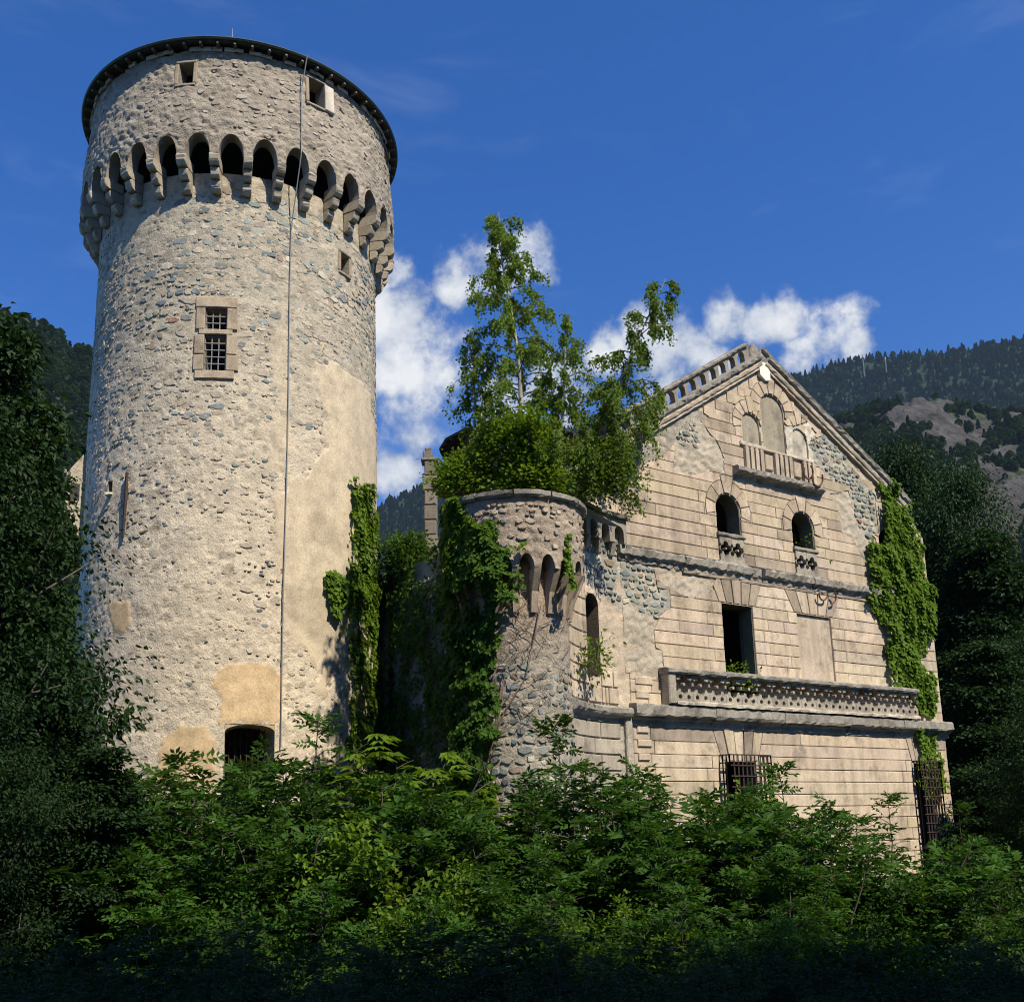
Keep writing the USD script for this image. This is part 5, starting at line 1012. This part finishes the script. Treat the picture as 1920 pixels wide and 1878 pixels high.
# the sunlit thicket before the buildings: (key, x, y of its tip, distance, label)
thicket = [
 ('ash_c', 560, 1322, 24.5, 'slim ash sapling with its tip right of the tower door-like window'), ('ash_a', 476, 1372, 25.0, 'ash shrub growing in front of the low barred tower window'),
 ('ash_b', 330, 1392, 25.0, 'ash shrub at the tower foot left of the low barred window'), ('ash_a', 250, 1420, 24.5, 'ash shrub at the left edge of the tower foot'),
 ('palmate', 700, 1378, 25.5, 'bright shrub with big hand-shaped leaves below the tower ivy'), ('palmate', 815, 1412, 25.0, 'bright hand-leaved shrub before the dark gap left of the small turret'),
 ('ash_a', 640, 1400, 24.8, 'ash shrub between the slim sapling and the bright hand-leaved shrub'), ('ash_b', 400, 1412, 24.0, 'feathery shrub just left of the low barred tower window'),
 ('lime', 770, 1490, 23.0, 'bright rounded bush left of the small turret foot'), ('lime', 660, 1520, 22.0, 'yellowish green bush below the big hand-shaped leaves'),
 ('ash_d', 870, 1512, 22.5, 'low ash shrub at the left foot of the small turret'), ('ash_a', 985, 1432, 24.0, 'ash shrub in front of the rubble turret foot'),
 ('ash_c', 1088, 1335, 24.2, 'tall ash sapling reaching up to the curved cornice beside the turret'), ('ash_a', 1150, 1410, 24.0, 'ash shrub right of the tall sapling at the curved corner'),
 ('ash_a', 1210, 1432, 24.5, 'feathery shrub before the manor wall left of the caged window'), ('ash_b', 1280, 1482, 24.0, 'broad shrub below and left of the caged window'),
 ('ash_a', 1400, 1476, 24.5, 'ash shrub directly below the caged manor window'), ('ash_c', 1496, 1422, 25.0, 'slender ash tip right of the caged manor window'),
 ('ash_a', 1450, 1466, 25.0, 'leafy shrub between the caged window and the slender ash tip'), ('ash_d', 1560, 1520, 24.5, 'spreading shrub at the right end of the sunlit thicket'),
 ('ash_c', 1662, 1482, 27.0, 'isolated slender sapling before the right part of the manor wall'), ('ash_c', 1790, 1500, 29.0, 'thin sapling at the right corner of the manor'),
 ('ash_d', 1100, 1560, 21.5, 'full green shrub in the middle below the tall turret sapling'), ('ash_b', 1340, 1560, 21.5, 'full green shrub in front of the caged window, lower tier'),
 ('ash_d', 1220, 1585, 20.5, 'dense shrub in the middle tier left of the lower caged window shrub'), ('ash_b', 1460, 1580, 21.0, 'dense shrub in the middle tier right of the caged window'),
 ('ash_d', 980, 1580, 21.0, 'dense shrub in the middle tier below the rubble turret'), ('ash_b', 560, 1500, 21.5, 'mid-green shrub in the middle tier below the tower window'),
 ('ash_d', 420, 1520, 21.5, 'mid-green shrub in the middle tier at the tower foot'), ('ash_b', 300, 1560, 21.0, 'half-shaded shrub at the left end of the middle tier'),
 ('lime', 760, 1600, 20.0, 'yellow-green bush in the middle tier left of the turret'), ('bush_b', 880, 1640, 19.5, 'low light bush below the turret foot'),
 ('ash_d', 640, 1640, 19.5, 'low feathery shrub in front of the yellowish bush'), ('bush_b', 520, 1650, 19.0, 'low bush below the tower, middle left'),
 ('ash_d', 1060, 1660, 19.0, 'low feathery shrub in the centre of the thicket'), ('lime', 1180, 1670, 18.5, 'low round bush right of the centre'), ('ash_d', 1300, 1680, 18.5, 'low feathery shrub below the caged window shrubs'),
 ('bush_b', 1400, 1690, 18.0, 'low round bush at the right of the lower tier'), ('ash_d', 1520, 1680, 19.0, 'low feathery shrub at the right end of the lower tier'),
 ('bush_a', 1640, 1640, 22.0, 'dark shaded bush left of the isolated sapling foot'), ('ash_d', 1740, 1640, 24.0, 'dark feathery shrub before the manor corner'), ('bush_a', 1850, 1560, 26.0, 'dark bush right of the manor corner')]
thicket += [('ash_d', 215, 1437, 23.2, 'full leafy shrub at the tower foot left of the barred window'), ('ash_b', 300, 1430, 22.9, 'full leafy shrub before the barred tower window, lower tier'), ('ash_a', 440, 1422, 22.599999999999998, 'full leafy shrub right of the barred tower window'), ('ash_d', 590, 1414, 23.2, 'full leafy shrub below the tower ivy'), ('ash_b', 660, 1440, 22.9, 'full leafy shrub between the tower ivy and the dark gap'), ('ash_a', 740, 1450, 22.599999999999998, 'full leafy shrub before the dark gap'), ('ash_d', 850, 1500, 23.2, 'full leafy shrub at the left of the turret foot'), ('ash_b', 930, 1478, 22.9, 'full leafy shrub covering the turret foot'), ('ash_a', 1040, 1462, 22.599999999999998, 'full leafy shrub right of the turret foot'), ('ash_d', 1120, 1416, 23.2, 'full leafy shrub below the curved corner'), ('ash_b', 1180, 1430, 22.9, 'full leafy shrub before the manor wall near the curved corner'), ('ash_a', 1250, 1458, 22.599999999999998, 'full leafy shrub left of the caged window, upper tier'), ('ash_d', 1340, 1468, 23.2, 'full leafy shrub under the caged window, upper tier'), ('ash_b', 1430, 1458, 22.9, 'full leafy shrub right of the caged window, upper tier'), ('ash_a', 1530, 1480, 22.599999999999998, 'full leafy shrub before the plain manor wall'), ('ash_d', 1600, 1513, 23.2, 'full leafy shrub at the right end of the bank')]
for key, x, y, dep, lab in thicket: plant('hand_leaved_shrub' if key == 'palmate' else 'leafy_bush' if 'bush' in key or key == 'lime' else 'ash_shrub', key, x, y, dep, lab, 'shrub', 'shrubs of the sunlit thicket', wide=1.0 if key != 'palmate' else 1.1)
# the shaded foreground
rng = np.random.default_rng(55); k = 0
for y0, d0, xs in ((1735, 16.0, 15), (1780, 13.0, 13), (1830, 10.5, 11), (1880, 8.0, 10)):
    for i in range(xs):
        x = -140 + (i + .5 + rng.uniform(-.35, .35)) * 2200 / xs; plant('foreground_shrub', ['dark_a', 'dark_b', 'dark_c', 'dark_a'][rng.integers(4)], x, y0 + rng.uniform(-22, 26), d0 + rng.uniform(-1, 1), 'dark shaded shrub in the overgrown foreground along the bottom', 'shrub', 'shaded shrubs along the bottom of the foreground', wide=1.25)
# dark trees at the left and the right of the view
for key, x, y, dep, w, lab in (('tall_a', 18, 560, 24.0, .85, 'tall dark leafy tree at the left edge, its top against the sky'), ('shade_b', -190, 640, 21.0, .75, 'dark tree mostly outside the left edge'), ('tall_b', 60, 760, 25.0, .65, 'slim dark tree between the left edge and the tall tower'),
     ('tall_a', -20, 950, 21.5, 1.0, 'lower dark tree at the left edge in front of the tallest one'), ('tall_b', 40, 1120, 21.5, .85, 'small dark tree overlapping the tower foot at the left'), ('shade_c', -40, 1250, 18.5, .8, 'low dark tree in the lower left corner'), ('tall_a', 130, 1300, 22.5, 1.1, 'leafy young tree left of the tower foot'), ('tall_b', 195, 1395, 21.0, 1.4, 'bushy young tree at the left end of the thicket')):
    plant('shade_tree', key, x, y, dep, lab, 'tree', 'dark trees at the left', wide=w)
for key, x, y, dep, w, lab in (('shade_b', 1690, 795, 56.0, .6, 'dark tree directly behind the right slope of the gable'), ('shade_a', 1765, 835, 53.0, .55, 'tall dark tree right of the manor gable'), ('tall_b', 1815, 985, 50.0, 1.2, 'slim dark tree rising right of the ivy-covered corner'),
     ('shade_b', 1885, 1165, 46.0, .9, 'mid-green tree near the right edge'), ('tall_a', 1845, 1200, 44.0, 1.4, 'dark tree at the right behind the manor corner'), ('shade_c', 1950, 1265, 38.0, .8, 'dark tree at the right edge'), ('shade_b', 1925, 1400, 33.0, .8, 'low dark tree at the right edge'), ('tall_a', 1850, 1440, 38.0, 1.6, 'dark tree between the manor corner and the right edge'), ('shade_a', 1980, 1480, 28.0, .9, 'low dark tree in the lower right corner'), ('shade_c', 1640, 930, 60.0, 1.0, 'dark tree mostly hidden behind the manor')):
    plant('shade_tree', key, x, y, dep, lab, 'tree', 'dark trees at the right', wide=w)
# unseen trees behind and beside the road, added and sized to shade the foreground
for i, xs in enumerate(np.arange(-18, 17, 3.4)):
    tt_ = 31.0 if xs < -7.5 else 23.5
    x, y = xs + math.sin(SUN_AZ) * tt_, 13.2 - math.cos(SUN_AZ) * tt_ + (1.2 if i % 2 else 0); h = 2 + tt_ * math.tan(SUN_EL) + 1.5 * math.sin(i * 2.1); g = float(ground_h(x, y)); c, hp = PROTO['shade_b']; s_ = h / hp
    copy_of(c, 'roadside_tree', 'tall unseen tree added beside the road to shade the foreground', 'tree', (x, y, g), 37.0 * i, (s_ * .5, s_ * .5, s_), 'unseen trees added to shade the foreground')

def fdep(x, y, off=.05): r = ray(x, y); return float((F0 @ NV + off) / (r @ NV))
# birches and low growth on top of the turret
def birch(name, label, x0, y0, x1, y1, depth, r, seed, nbr, nl, leaf=.085):
    rng = np.random.default_rng(seed); b, tp = at(x0, y0, depth), at(x1, y1, depth + .2); h = np.linalg.norm(tp - b); t = thing(name, label, 'tree', tuple(b), 'birches on the small turret')
    q = np.linspace(0, 1, 16)[:, None]; ax = b + (tp - b) * q + np.stack([.05 * h * np.sin(q[:, 0] * 5 + seed), .03 * h * np.cos(q[:, 0] * 4), 0 * q[:, 0]], 1) * (q * (1 - q) * 1.5); put(t, 'trunk', tube(ax, np.linspace(.075, .010, 16) * (h / 7) ** .5, 7), m_birchbark, smooth=True)
    wood, P_, D_ = [], [], []
    for i in range(nbr):
        f = .08 + .9 * (i + rng.random()) / nbr; k = f * 15; j = min(int(k), 14); p0 = ax[j] + (ax[j + 1] - ax[j]) * (k - j); a = i * 2.4 + rng.normal(0, .5); L = r * (1.06 - f) ** .62 * rng.uniform(.35, 1.2); s = np.linspace(0, 1, 8)[:, None]
        o = np.array([math.cos(a), math.sin(a), 0]); bp = p0 + o * L * s ** .85 + UPZ * L * (.75 * s - .75 * s ** 2.4); wood.append(tube(bp, np.linspace(.018, .005, 8), 4)); P_.append(bp[4:] + rng.normal(0, .04, (4, 3))); D_.append(np.repeat(o[None], 4, 0))
        m_ = int(5 + 9 * L / r); per = max(6, int(nl / nbr / 9)); u = rng.uniform(.25, 1, m_) * 7; jj = np.minimum(u.astype(int), 6); st = bp[jj] + (bp[jj + 1] - bp[jj]) * (u - jj)[:, None]; ln = rng.uniform(.22, .75, m_) * (.5 + .5 * L / r); dx = rng.normal(0, .20, (m_, 3)) + o * .25
        q = rng.random((m_, per)) ** .9; pt = st[:, None] + (dx * ln[:, None])[:, None] * q[..., None] - UPZ * (ln[:, None] * q ** 1.3)[..., None] + rng.normal(0, .045, (m_, per, 3)); P_.append(pt.reshape(-1, 3)); D_.append(o * .3 + rng.normal(0, .6, (m_ * per, 3)) - UPZ * .9)
        for z in range(0, m_, 3): wood.append(tube(np.stack([st[z], st[z] + dx[z] * ln[z] * .5 - UPZ * ln[z] * .45, st[z] + dx[z] * ln[z] - UPZ * ln[z]]), [.005, .004, .003], 3))
    put(t, 'branches', join(wood), m_bark); P_, D_ = np.vstack(P_), np.vstack(D_); l = leaf * rng.uniform(.7, 1.3, len(P_)); put(t, 'crown', leaf_cards(P_, D_, rand_dirs(rng, len(P_)), l, l * .75), m_birch, kind='stuff')
birch('birch', 'tallest birch, its narrow crown rising from the turret into the clouds', 985, 930, 935, 398, YS + .1, 1.95, 301, 84, 22000, .078)
birch('birch', 'leaning birch on the turret with a drooping tip beside the gable', 1085, 935, 1248, 522, YS + .8, 1.6, 303, 48, 11500, .078)
birch('birch', 'short thin birch at the left of the turret top', 905, 935, 880, 632, YS + .4, .85, 305, 22, 2600, .085)
birch('birch', 'young birch between the tallest and the leaning one', 1035, 935, 1065, 590, YS - .2, 1.25, 307, 34, 6000, .078)
birch('birch', 'small birch hanging over the right rim of the turret', 1125, 945, 1150, 700, YS + .4, .95, 309, 26, 4200, .085)
birch('birch', 'tiny birch sprouting beside the lowest gable arches', 1200, 830, 1240, 735, YS + 2.2, .5, 311, 20, 1300)
def thick(name, label, x, y, depth, w, h, n, seed, mat, leaf=.10):
    rng = np.random.default_rng(seed); c = at(x, y, depth); t = thing(name, label, 'shrub', tuple(c)); cl = rng.normal(0, 1, (34, 3)) * [w * .42, w * .25, 0] + UPZ * (h * rng.uniform(.05, 1, 34) ** 1.2)[:, None]; cl[:, 0] *= 1 - .35 * (cl[:, 2] / h)
    k = rng.integers(0, 34, n); p = c + cl[k] + rng.normal(0, 1, (n, 3)) * [.26, .26, .17]; d = unit(p - c - UPZ * h * .2) * [1, 1, .3] + rng.normal(0, .45, (n, 3)) - UPZ * .1; l = leaf * rng.uniform(.7, 1.3, n)
    put(t, 'stem', join([tube(c + np.linspace(0, 1, 5)[:, None] * q, np.linspace(.03, .008, 5), 5) for q in cl]), m_bark); put(t, 'foliage', leaf_cards(p, d, UPZ + rng.normal(0, .4, (n, 3)), l, l * .7), mat, kind='stuff')
thick('hornbeam_shrub', 'dense yellow-green hornbeam shrub filling the top of the small turret', 985, 925, YS - .3, 1.35, 1.85, 7500, 321, m_low, .12)
thick('hornbeam_shrub', 'lower hornbeam shrub hanging over the left turret rim', 862, 930, YS, .6, .9, 2400, 323, m_low, .115)
thick('hornbeam_shrub', 'leafy shrub at the right of the turret top against the gable', 1130, 930, YS + .5, .65, 1.3, 2600, 325, m_birch, .10)
thick('gable_weed', 'little green plant rooted in the arched gable window', *[1505, 1040], fdep(1505, 1040), .18, .6, 160, 327, m_low, .13)
thick('door_weed', 'green bush growing on the threshold of the balcony door', 1377, 1296, fdep(1377, 1296, -.1), .28, .6, 420, 329, m_low, .12)
thick('slit_fern', 'fern-like plant drooping from the slit window of the curved corner', 1119, 1250, 25.9, .12, .62, 200, 331, m_low, .13)
thick('wall_weed', 'tuft of leaves on the broken plaster of the left gable slope', 1276, 797, fdep(1276, 797), .1, .3, 90, 333, m_low, .10)
# ivy
def ivy(name, label, mapf, regions, n, seed, mat, thickf=.22, leaf=.12, stems=(), hang=.6):
    """regions: list of (polygon in the wall's frame, weight); leaves lie shingled over lumpy cushions"""
    rng = np.random.default_rng(seed); t = thing(name, label, 'ivy', tuple(mapf(regions[0][0].centroid.x, 0, .2))); U, Z = [], []
    tot = sum(p.area * w for p, w in regions)
    for p, w in regions:
        a, b, c, d = p.bounds; need = int(n * p.area * w / tot); got = 0
        while got < need:
            u, z = rng.uniform(a, c, 4 * need + 50), rng.uniform(b, d, 4 * need + 50); q = np.stack([u * 1.6, z * 1.6, 0 * u], 1); uu, zz = u + .75 * (fbm(q, 3, seed) - .5) + .5 * (fbm(q * 3.5, 2, seed + 21) - .5), z + .9 * (fbm(q, 3, seed + 5) - .5) + .5 * (fbm(q * 3.5, 2, seed + 23) - .5)
            ok = contains_xy(p, uu, zz) & (rng.random(len(u)) < np.clip(4.5 * (fbm(np.stack([u * 1.5, z * 1.1, 0 * u], 1), 3, seed + 8) - .34), .07, 1)); u, z = u[ok][:need - got], z[ok][:need - got]; U.append(u); Z.append(z); got += len(u)
    u, z = np.concatenate(U), np.concatenate(Z); lump = fbm(np.stack([u * 1.9, z * 1.5, 0 * u], 1), 3, seed + 2); out = .03 + thickf * 2.2 * np.clip(lump - .28, 0, 1) * rng.uniform(.5, 1, len(u))
    p = mapf(u, z, out); e = 1e-3; nn = unit(mapf(u, z, out + .1) - p); al = unit(mapf(u + .01, z, out) - p); s = rng.normal(0, .7, len(u))[:, None]
    d = al * s - UPZ * hang + nn * rng.uniform(.1, .6, len(u))[:, None]; up = nn + UPZ * .5 + rng.normal(0, .35, p.shape); l = leaf * rng.uniform(.6, 1.25, len(u)); put(t, 'foliage', leaf_cards(p, d, up, l, l * .95, .12), mat, kind='stuff')
    tw = []
    for st in stems: q = np.array(st, float); k = np.linspace(0, 1, 24); qq = np.stack([np.interp(k, np.linspace(0, 1, len(q)), q[:, c]) for c in range(2)], 1); qq += .05 * (np.stack([fbm(np.stack([k * 9, k * 0 + c, 0 * k], 1), 2, seed + c) for c in range(2)], 1) - .5) * 2; tw.append(tube(mapf(qq[:, 0], qq[:, 1], .05 + 0 * k), np.linspace(.028, .010, 24), 5))
    if tw: put(t, 'vine', join(tw), m_twig)
    return t
tp_ = lambda pts: tpoly(pts, 4.85)
ivy('ivy', 'bright ivy climbing the right side of the tall round tower', tmap, [(tp_([(664, 905), (690, 900), (700, 930), (705, 1000), (708, 1300), (708, 1420), (655, 1420), (660, 1330), (652, 1240), (660, 1180), (652, 1080), (655, 980)]), 1), (tp_([(598, 1068), (625, 1062), (650, 1090), (665, 1150), (668, 1250), (650, 1200), (628, 1150)]), 1)], 9000, 401, m_ivy, .26, .15, stems=[[cylpix(x, y, XT, YT, 4.85) for x, y in ((670, 1420), (672, 1200), (680, 920))]])
ivy('ivy', 'tip of ivy standing off the right edge of the tall tower', cylmap(XT, YT, lambda z: RT + .35 + 0 * z, PSI_T), [(Polygon([(5.8, 9.0), (7.2, 9.0), (7.0, 12.4), (6.4, 13.2), (5.9, 11.5)]), 1), (Polygon([(6.0, 4.0), (7.4, 4.0), (7.4, 9.2), (6.0, 9.2)]), .6)], 4200, 403, m_ivyd, .35, .13)
def sp_(pts, R=1.36): return Polygon([scp(x, y, R) for x, y in pts]).buffer(0)
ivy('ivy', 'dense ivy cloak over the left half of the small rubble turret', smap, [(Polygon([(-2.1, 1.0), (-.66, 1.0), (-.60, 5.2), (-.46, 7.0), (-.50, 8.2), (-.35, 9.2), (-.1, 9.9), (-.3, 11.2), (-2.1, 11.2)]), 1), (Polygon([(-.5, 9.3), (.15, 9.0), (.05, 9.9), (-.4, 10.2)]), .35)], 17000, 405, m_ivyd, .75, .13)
ivy('ivy', 'yellow-green ivy trailing over the head of the small turret', sdmap, [(Polygon([(-2.6, ZD0 - .4), (-.55, ZD0 - .3), (-.62, ZT2 - .75), (-1.0, ZT2 - .35), (-1.25, ZT2 + .1), (-2.6, ZT2 + .25)]), 1), (Polygon([(-.4, ZD0 + .3), (.75, ZD0 + .4), (.9, ZD0 + .62), (-.2, ZA2 + .05)]), .07), (Polygon([(1.15, ZD0 - .6), (1.5, ZD0 - .5), (1.55, ZA2 + .6), (1.3, ZA2)]), .35)], 7000, 407, m_ivy, .30, .12)
rng = np.random.default_rng(409); vines = thing('dead_vine', 'dead leafless creeper net clinging to the front of the small turret', 'creeper', (XS, YS, 0)); tw = []
for i in range(90):
    u, z = rng.uniform(-.7, 1.25), rng.uniform(5.6, 9.6); n = 12; a = rng.uniform(.2, 2.9); du = np.cumsum(np.cos(a + np.cumsum(rng.normal(0, .45, n)))) * .07; dz = np.cumsum(np.abs(np.sin(a + rng.normal(0, .4, n)))) * .06; tw.append(tube(smap(u + du, z + dz, rng.uniform(.05, .12) + 0 * du), np.linspace(.010, .003, n), 4))
put(vines, 'twigs', join(tw), m_twig, kind='stuff')
for i, pts in enumerate([[(905, 1480), (925, 1400), (940, 1330), (952, 1240)], [(925, 1400), (950, 1330), (985, 1270), (1000, 1200)], [(905, 1480), (915, 1330), (935, 1250)], [(1000, 1200), (1012, 1130)]]):
    q = np.array([scp(x, y, RS) for x, y in pts]); k = np.linspace(0, 1, 16); qq = np.stack([np.interp(k, np.linspace(0, 1, len(q)), q[:, c]) for c in range(2)], 1); put(vines, 'stem', tube(smap(qq[:, 0], qq[:, 1], .09 + .02 * np.sin(k * 9)), np.linspace(.026, .010, 16), 6), m_twig)
ivy('ivy', 'broad green ivy covering the right corner of the manor front', fmap, [(fpoly([(1640, 905), (1662, 895), (1690, 935), (1700, 980), (1722, 1030), (1735, 1100), (1748, 1145), (1738, 1190), (1722, 1230), (1715, 1290), (1690, 1300), (1664, 1290), (1655, 1190), (1640, 1140), (1618, 1115), (1640, 1100), (1620, 1060), (1622, 1010), (1640, 1040), (1652, 980)]), 1), (fpoly([(1690, 1290), (1715, 1240), (1748, 1280), (1744, 1350), (1720, 1340), (1700, 1310)]), .9)], 9500, 411, m_ivy, .34, .17, stems=[[fp(x, y) for x, y in ((1725, 1400), (1720, 1250), (1700, 1100), (1672, 930))]])
ivy('ivy', 'small ivy tongue hanging over the right caged window', fmap, [(fpoly([(1715, 1370), (1740, 1365), (1765, 1420), (1768, 1475), (1745, 1500), (1712, 1480), (1708, 1440), (1722, 1410)]), .6)], 900, 413, m_ivy, .35, .13)
ivy('ivy', 'thin ivy strands climbing the middle window cage', cylmap(0, 0, 1, 0) if False else (lambda u, z, n: fmap(u, z, np.asarray(n) + .40)), [(Polygon([(3.1, 2.2), (3.4, 2.2), (3.35, 5.3), (3.15, 5.3)]), 1), (Polygon([(4.5, 2.4), (4.9, 2.4), (4.95, 4.9), (4.7, 5.2)]), 1)], 380, 415, m_ivy, .12, .12)
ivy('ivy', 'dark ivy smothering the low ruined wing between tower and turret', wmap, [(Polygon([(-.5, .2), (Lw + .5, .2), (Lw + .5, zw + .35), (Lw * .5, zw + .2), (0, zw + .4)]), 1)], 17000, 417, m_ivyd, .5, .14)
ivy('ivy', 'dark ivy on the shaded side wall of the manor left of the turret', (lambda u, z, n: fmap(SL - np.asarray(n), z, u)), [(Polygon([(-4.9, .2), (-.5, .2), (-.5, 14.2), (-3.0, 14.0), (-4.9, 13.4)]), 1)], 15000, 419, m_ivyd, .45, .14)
thick('wing_bush', 'dark leafy growth on top of the low ruined wing', 757, 1085, 32.5, .9, 1.3, 2600, 335, m_ivyd, .13)

# forest on the hills: one planting each, far too many trees to count
def forest_proto(key, conifer, seed):
    rng = np.random.default_rng(seed); n = 230; z = rng.random(n) ** (.9 if conifer else .7); a = rng.uniform(0, 6.28, n)
    r = ((1 - z) * .23 + .02) * rng.uniform(.5, 1.1, n) if conifer else .36 * np.sin(np.clip(z * .9 + .12, 0, 1) * math.pi) ** .6 * rng.uniform(.6, 1.08, n)
    p = np.stack([r * np.cos(a), r * np.sin(a), z if conifer else .12 + .88 * z], 1); d = np.stack([np.cos(a), np.sin(a), np.full(n, -.45 if conifer else .2)], 1) + rng.normal(0, .35, (n, 3)); l = (.16 if conifer else .20) * rng.uniform(.7, 1.3, n)
    return leaf_cards(p - unit(d) * l[:, None] * .5, d, UPZ + rng.normal(0, .4, (n, 3)), l, l * .9)
m_far = M_leaf('hill_foliage', G((.035, .065, .024), (.060, .098, .032), (.090, .13, .042)), trans=.25, objvar=.45)
m_con = M_leaf('hill_conifers', G((.018, .038, .020), (.030, .055, .026), (.044, .070, .030)), trans=.15, objvar=.4)
def forest(name, data, n, size, seed, mix, label, tmin=.25, rock_cut=.10):
    V, F, rk, nt, na = data; rng = np.random.default_rng(seed); ctr = V[F].mean(1); r = np.hypot(ctr[:, 0], ctr[:, 1]); az = np.degrees(np.arctan2(ctr[:, 0], ctr[:, 1])); ar = np.linalg.norm(np.cross(V[F[:, 1]] - V[F[:, 0]], V[F[:, 2]] - V[F[:, 0]]), axis=1)
    n1 = fbm(ctr * .009, 4, 3); w = ar * (np.abs(az) < 34) * (rk[F].mean(1) + (n1 - .5) * .35 < rock_cut) * (ctr[:, 2] > 25); w = w / w.sum(); k = rng.choice(len(F), n, p=w); b = rng.dirichlet((1, 1, 1), n); p = (V[F[k]] * b[:, :, None]).sum(1)
    pi = UsdGeom.PointInstancer.Define(stage, numbered('/World', name)); protos = []
    for i, c in enumerate((0, 1)):
        pth = f'{pi.GetPath()}/{"broad_tree" if not c else "conifer"}'; v, f = forest_proto('', c, seed + i); g = UsdGeom.Mesh.Define(stage, pth); g.CreatePointsAttr(Vt.Vec3fArray.FromNumpy(v.astype(np.float32))); g.CreateFaceVertexCountsAttr(Vt.IntArray.FromNumpy(np.full(len(f), 3, np.int32))); g.CreateFaceVertexIndicesAttr(Vt.IntArray.FromNumpy(f.astype(np.int32).ravel())); g.CreateSubdivisionSchemeAttr('none')
        UsdShade.MaterialBindingAPI.Apply(g.GetPrim()).Bind((m_far, m_con)[c]); protos.append(pth)
    pi.CreatePrototypesRel().SetTargets([Sdf.Path(x) for x in protos]); pi.CreateProtoIndicesAttr(Vt.IntArray.FromNumpy((rng.random(n) < mix).astype(np.int32))); s = size * rng.uniform(.6, 1.25, n)
    pi.CreatePositionsAttr(Vt.Vec3fArray.FromNumpy((p - [0, 0, 1.0]).astype(np.float32))); pi.CreateScalesAttr(Vt.Vec3fArray.FromNumpy(np.stack([s, s, s], 1).astype(np.float32))); a = rng.uniform(0, math.pi, n)
    pi.CreateOrientationsAttr(Vt.QuathArray([Gf.Quath(float(math.cos(x)), 0, 0, float(math.sin(x))) for x in a])); tag(pi, label, 'forest', None, 'stuff')
forest('hillside_forest', far, 22000, 15.0, 501, .9, 'dark conifer forest covering the far high ridge', rock_cut=.2)
forest('hillside_forest', near, 7500, 7.5, 503, .35, 'mixed scrub forest on the near rocky hill at the right', rock_cut=.10)
forest('hillside_forest', left, 6000, 10.0, 505, .3, 'scrub forest on the hill behind the tall tower at the left', rock_cut=.02)

# the valley air
hb = trimesh.creation.box((9600, 9600, 1200)); put(None, 'haze', (np.array(hb.vertices) + [0, 0, 598.0], np.array(hb.faces)), usdkit.material(stage, '/World/Looks/valley_air', {'v': ('principled_volume', dict(color=(0.55, 0.75, 0.98), density=0.000036, anisotropy=0.2))}, [], volume='v.volume'), kind='stuff', label='thin blue haze in the valley air', cat='haze')
# low undergrowth over the ground between the shrubs: nobody could count it
rng = np.random.default_rng(601); gx, gy = rng.uniform(-42, 50, 2600), rng.uniform(2.5, 62, 2600)
sd, nd_ = (np.stack([gx, gy], 1) - F0[:2]) @ DV[:2], (np.stack([gx, gy], 1) - F0[:2]) @ NV[:2]
ok = (np.hypot(gx - XT, gy - YT) > 5.2) & ~((sd > -3.4) & (sd < 14.8) & (nd_ < .3) & (nd_ > -10)) & (np.hypot(gx - XS, gy - YS) > 1.5) & ((gy > 15) | (np.abs(gx) > .75 * gy + 3)); gx, gy = gx[ok], gy[ok]
pi = UsdGeom.PointInstancer.Define(stage, '/World/undergrowth'); w_, lf_ = shrub(270, 1.5, 1.1, 8, .3, 420, compound=False, upright=.4); pth = '/World/undergrowth/leaves'
g = UsdGeom.Mesh.Define(stage, pth); g.CreatePointsAttr(Vt.Vec3fArray.FromNumpy(lf_[0].astype(np.float32))); g.CreateFaceVertexCountsAttr(Vt.IntArray.FromNumpy(np.full(len(lf_[1]), 3, np.int32))); g.CreateFaceVertexIndicesAttr(Vt.IntArray.FromNumpy(lf_[1].astype(np.int32).ravel())); g.CreateSubdivisionSchemeAttr('none'); UsdShade.MaterialBindingAPI.Apply(g.GetPrim()).Bind(m_ash)
pi.CreatePrototypesRel().SetTargets([Sdf.Path(pth)]); n_ = len(gx); pi.CreateProtoIndicesAttr(Vt.IntArray.FromNumpy(np.zeros(n_, np.int32))); s_ = rng.uniform(.35, .95, n_)
pi.CreatePositionsAttr(Vt.Vec3fArray.FromNumpy(np.stack([gx, gy, ground_h(gx, gy) - .05], 1).astype(np.float32))); pi.CreateScalesAttr(Vt.Vec3fArray.FromNumpy(np.stack([s_ * 1.3, s_ * 1.3, s_], 1).astype(np.float32))); a_ = rng.uniform(0, math.pi, n_)
pi.CreateOrientationsAttr(Vt.QuathArray([Gf.Quath(float(math.cos(x)), 0, 0, float(math.sin(x))) for x in a_])); tag(pi, 'low leafy undergrowth covering the ground between the shrubs', 'undergrowth', None, 'stuff')
for key, x, y, dep, lab in (('shade_b', 2120, 1150, 30.0, 'tree beyond the right edge of the view'), ('ash_d', 2010, 1640, 24.0, 'shrub at the right edge beyond the manor corner'), ('bush_a', 1930, 1650, 22.0, 'bush in the lower right corner before the dark trees')):
    plant('shade_tree' if 'shade' in key else 'leafy_bush', key, x, y, dep, lab, 'tree' if 'shade' in key else 'shrub')
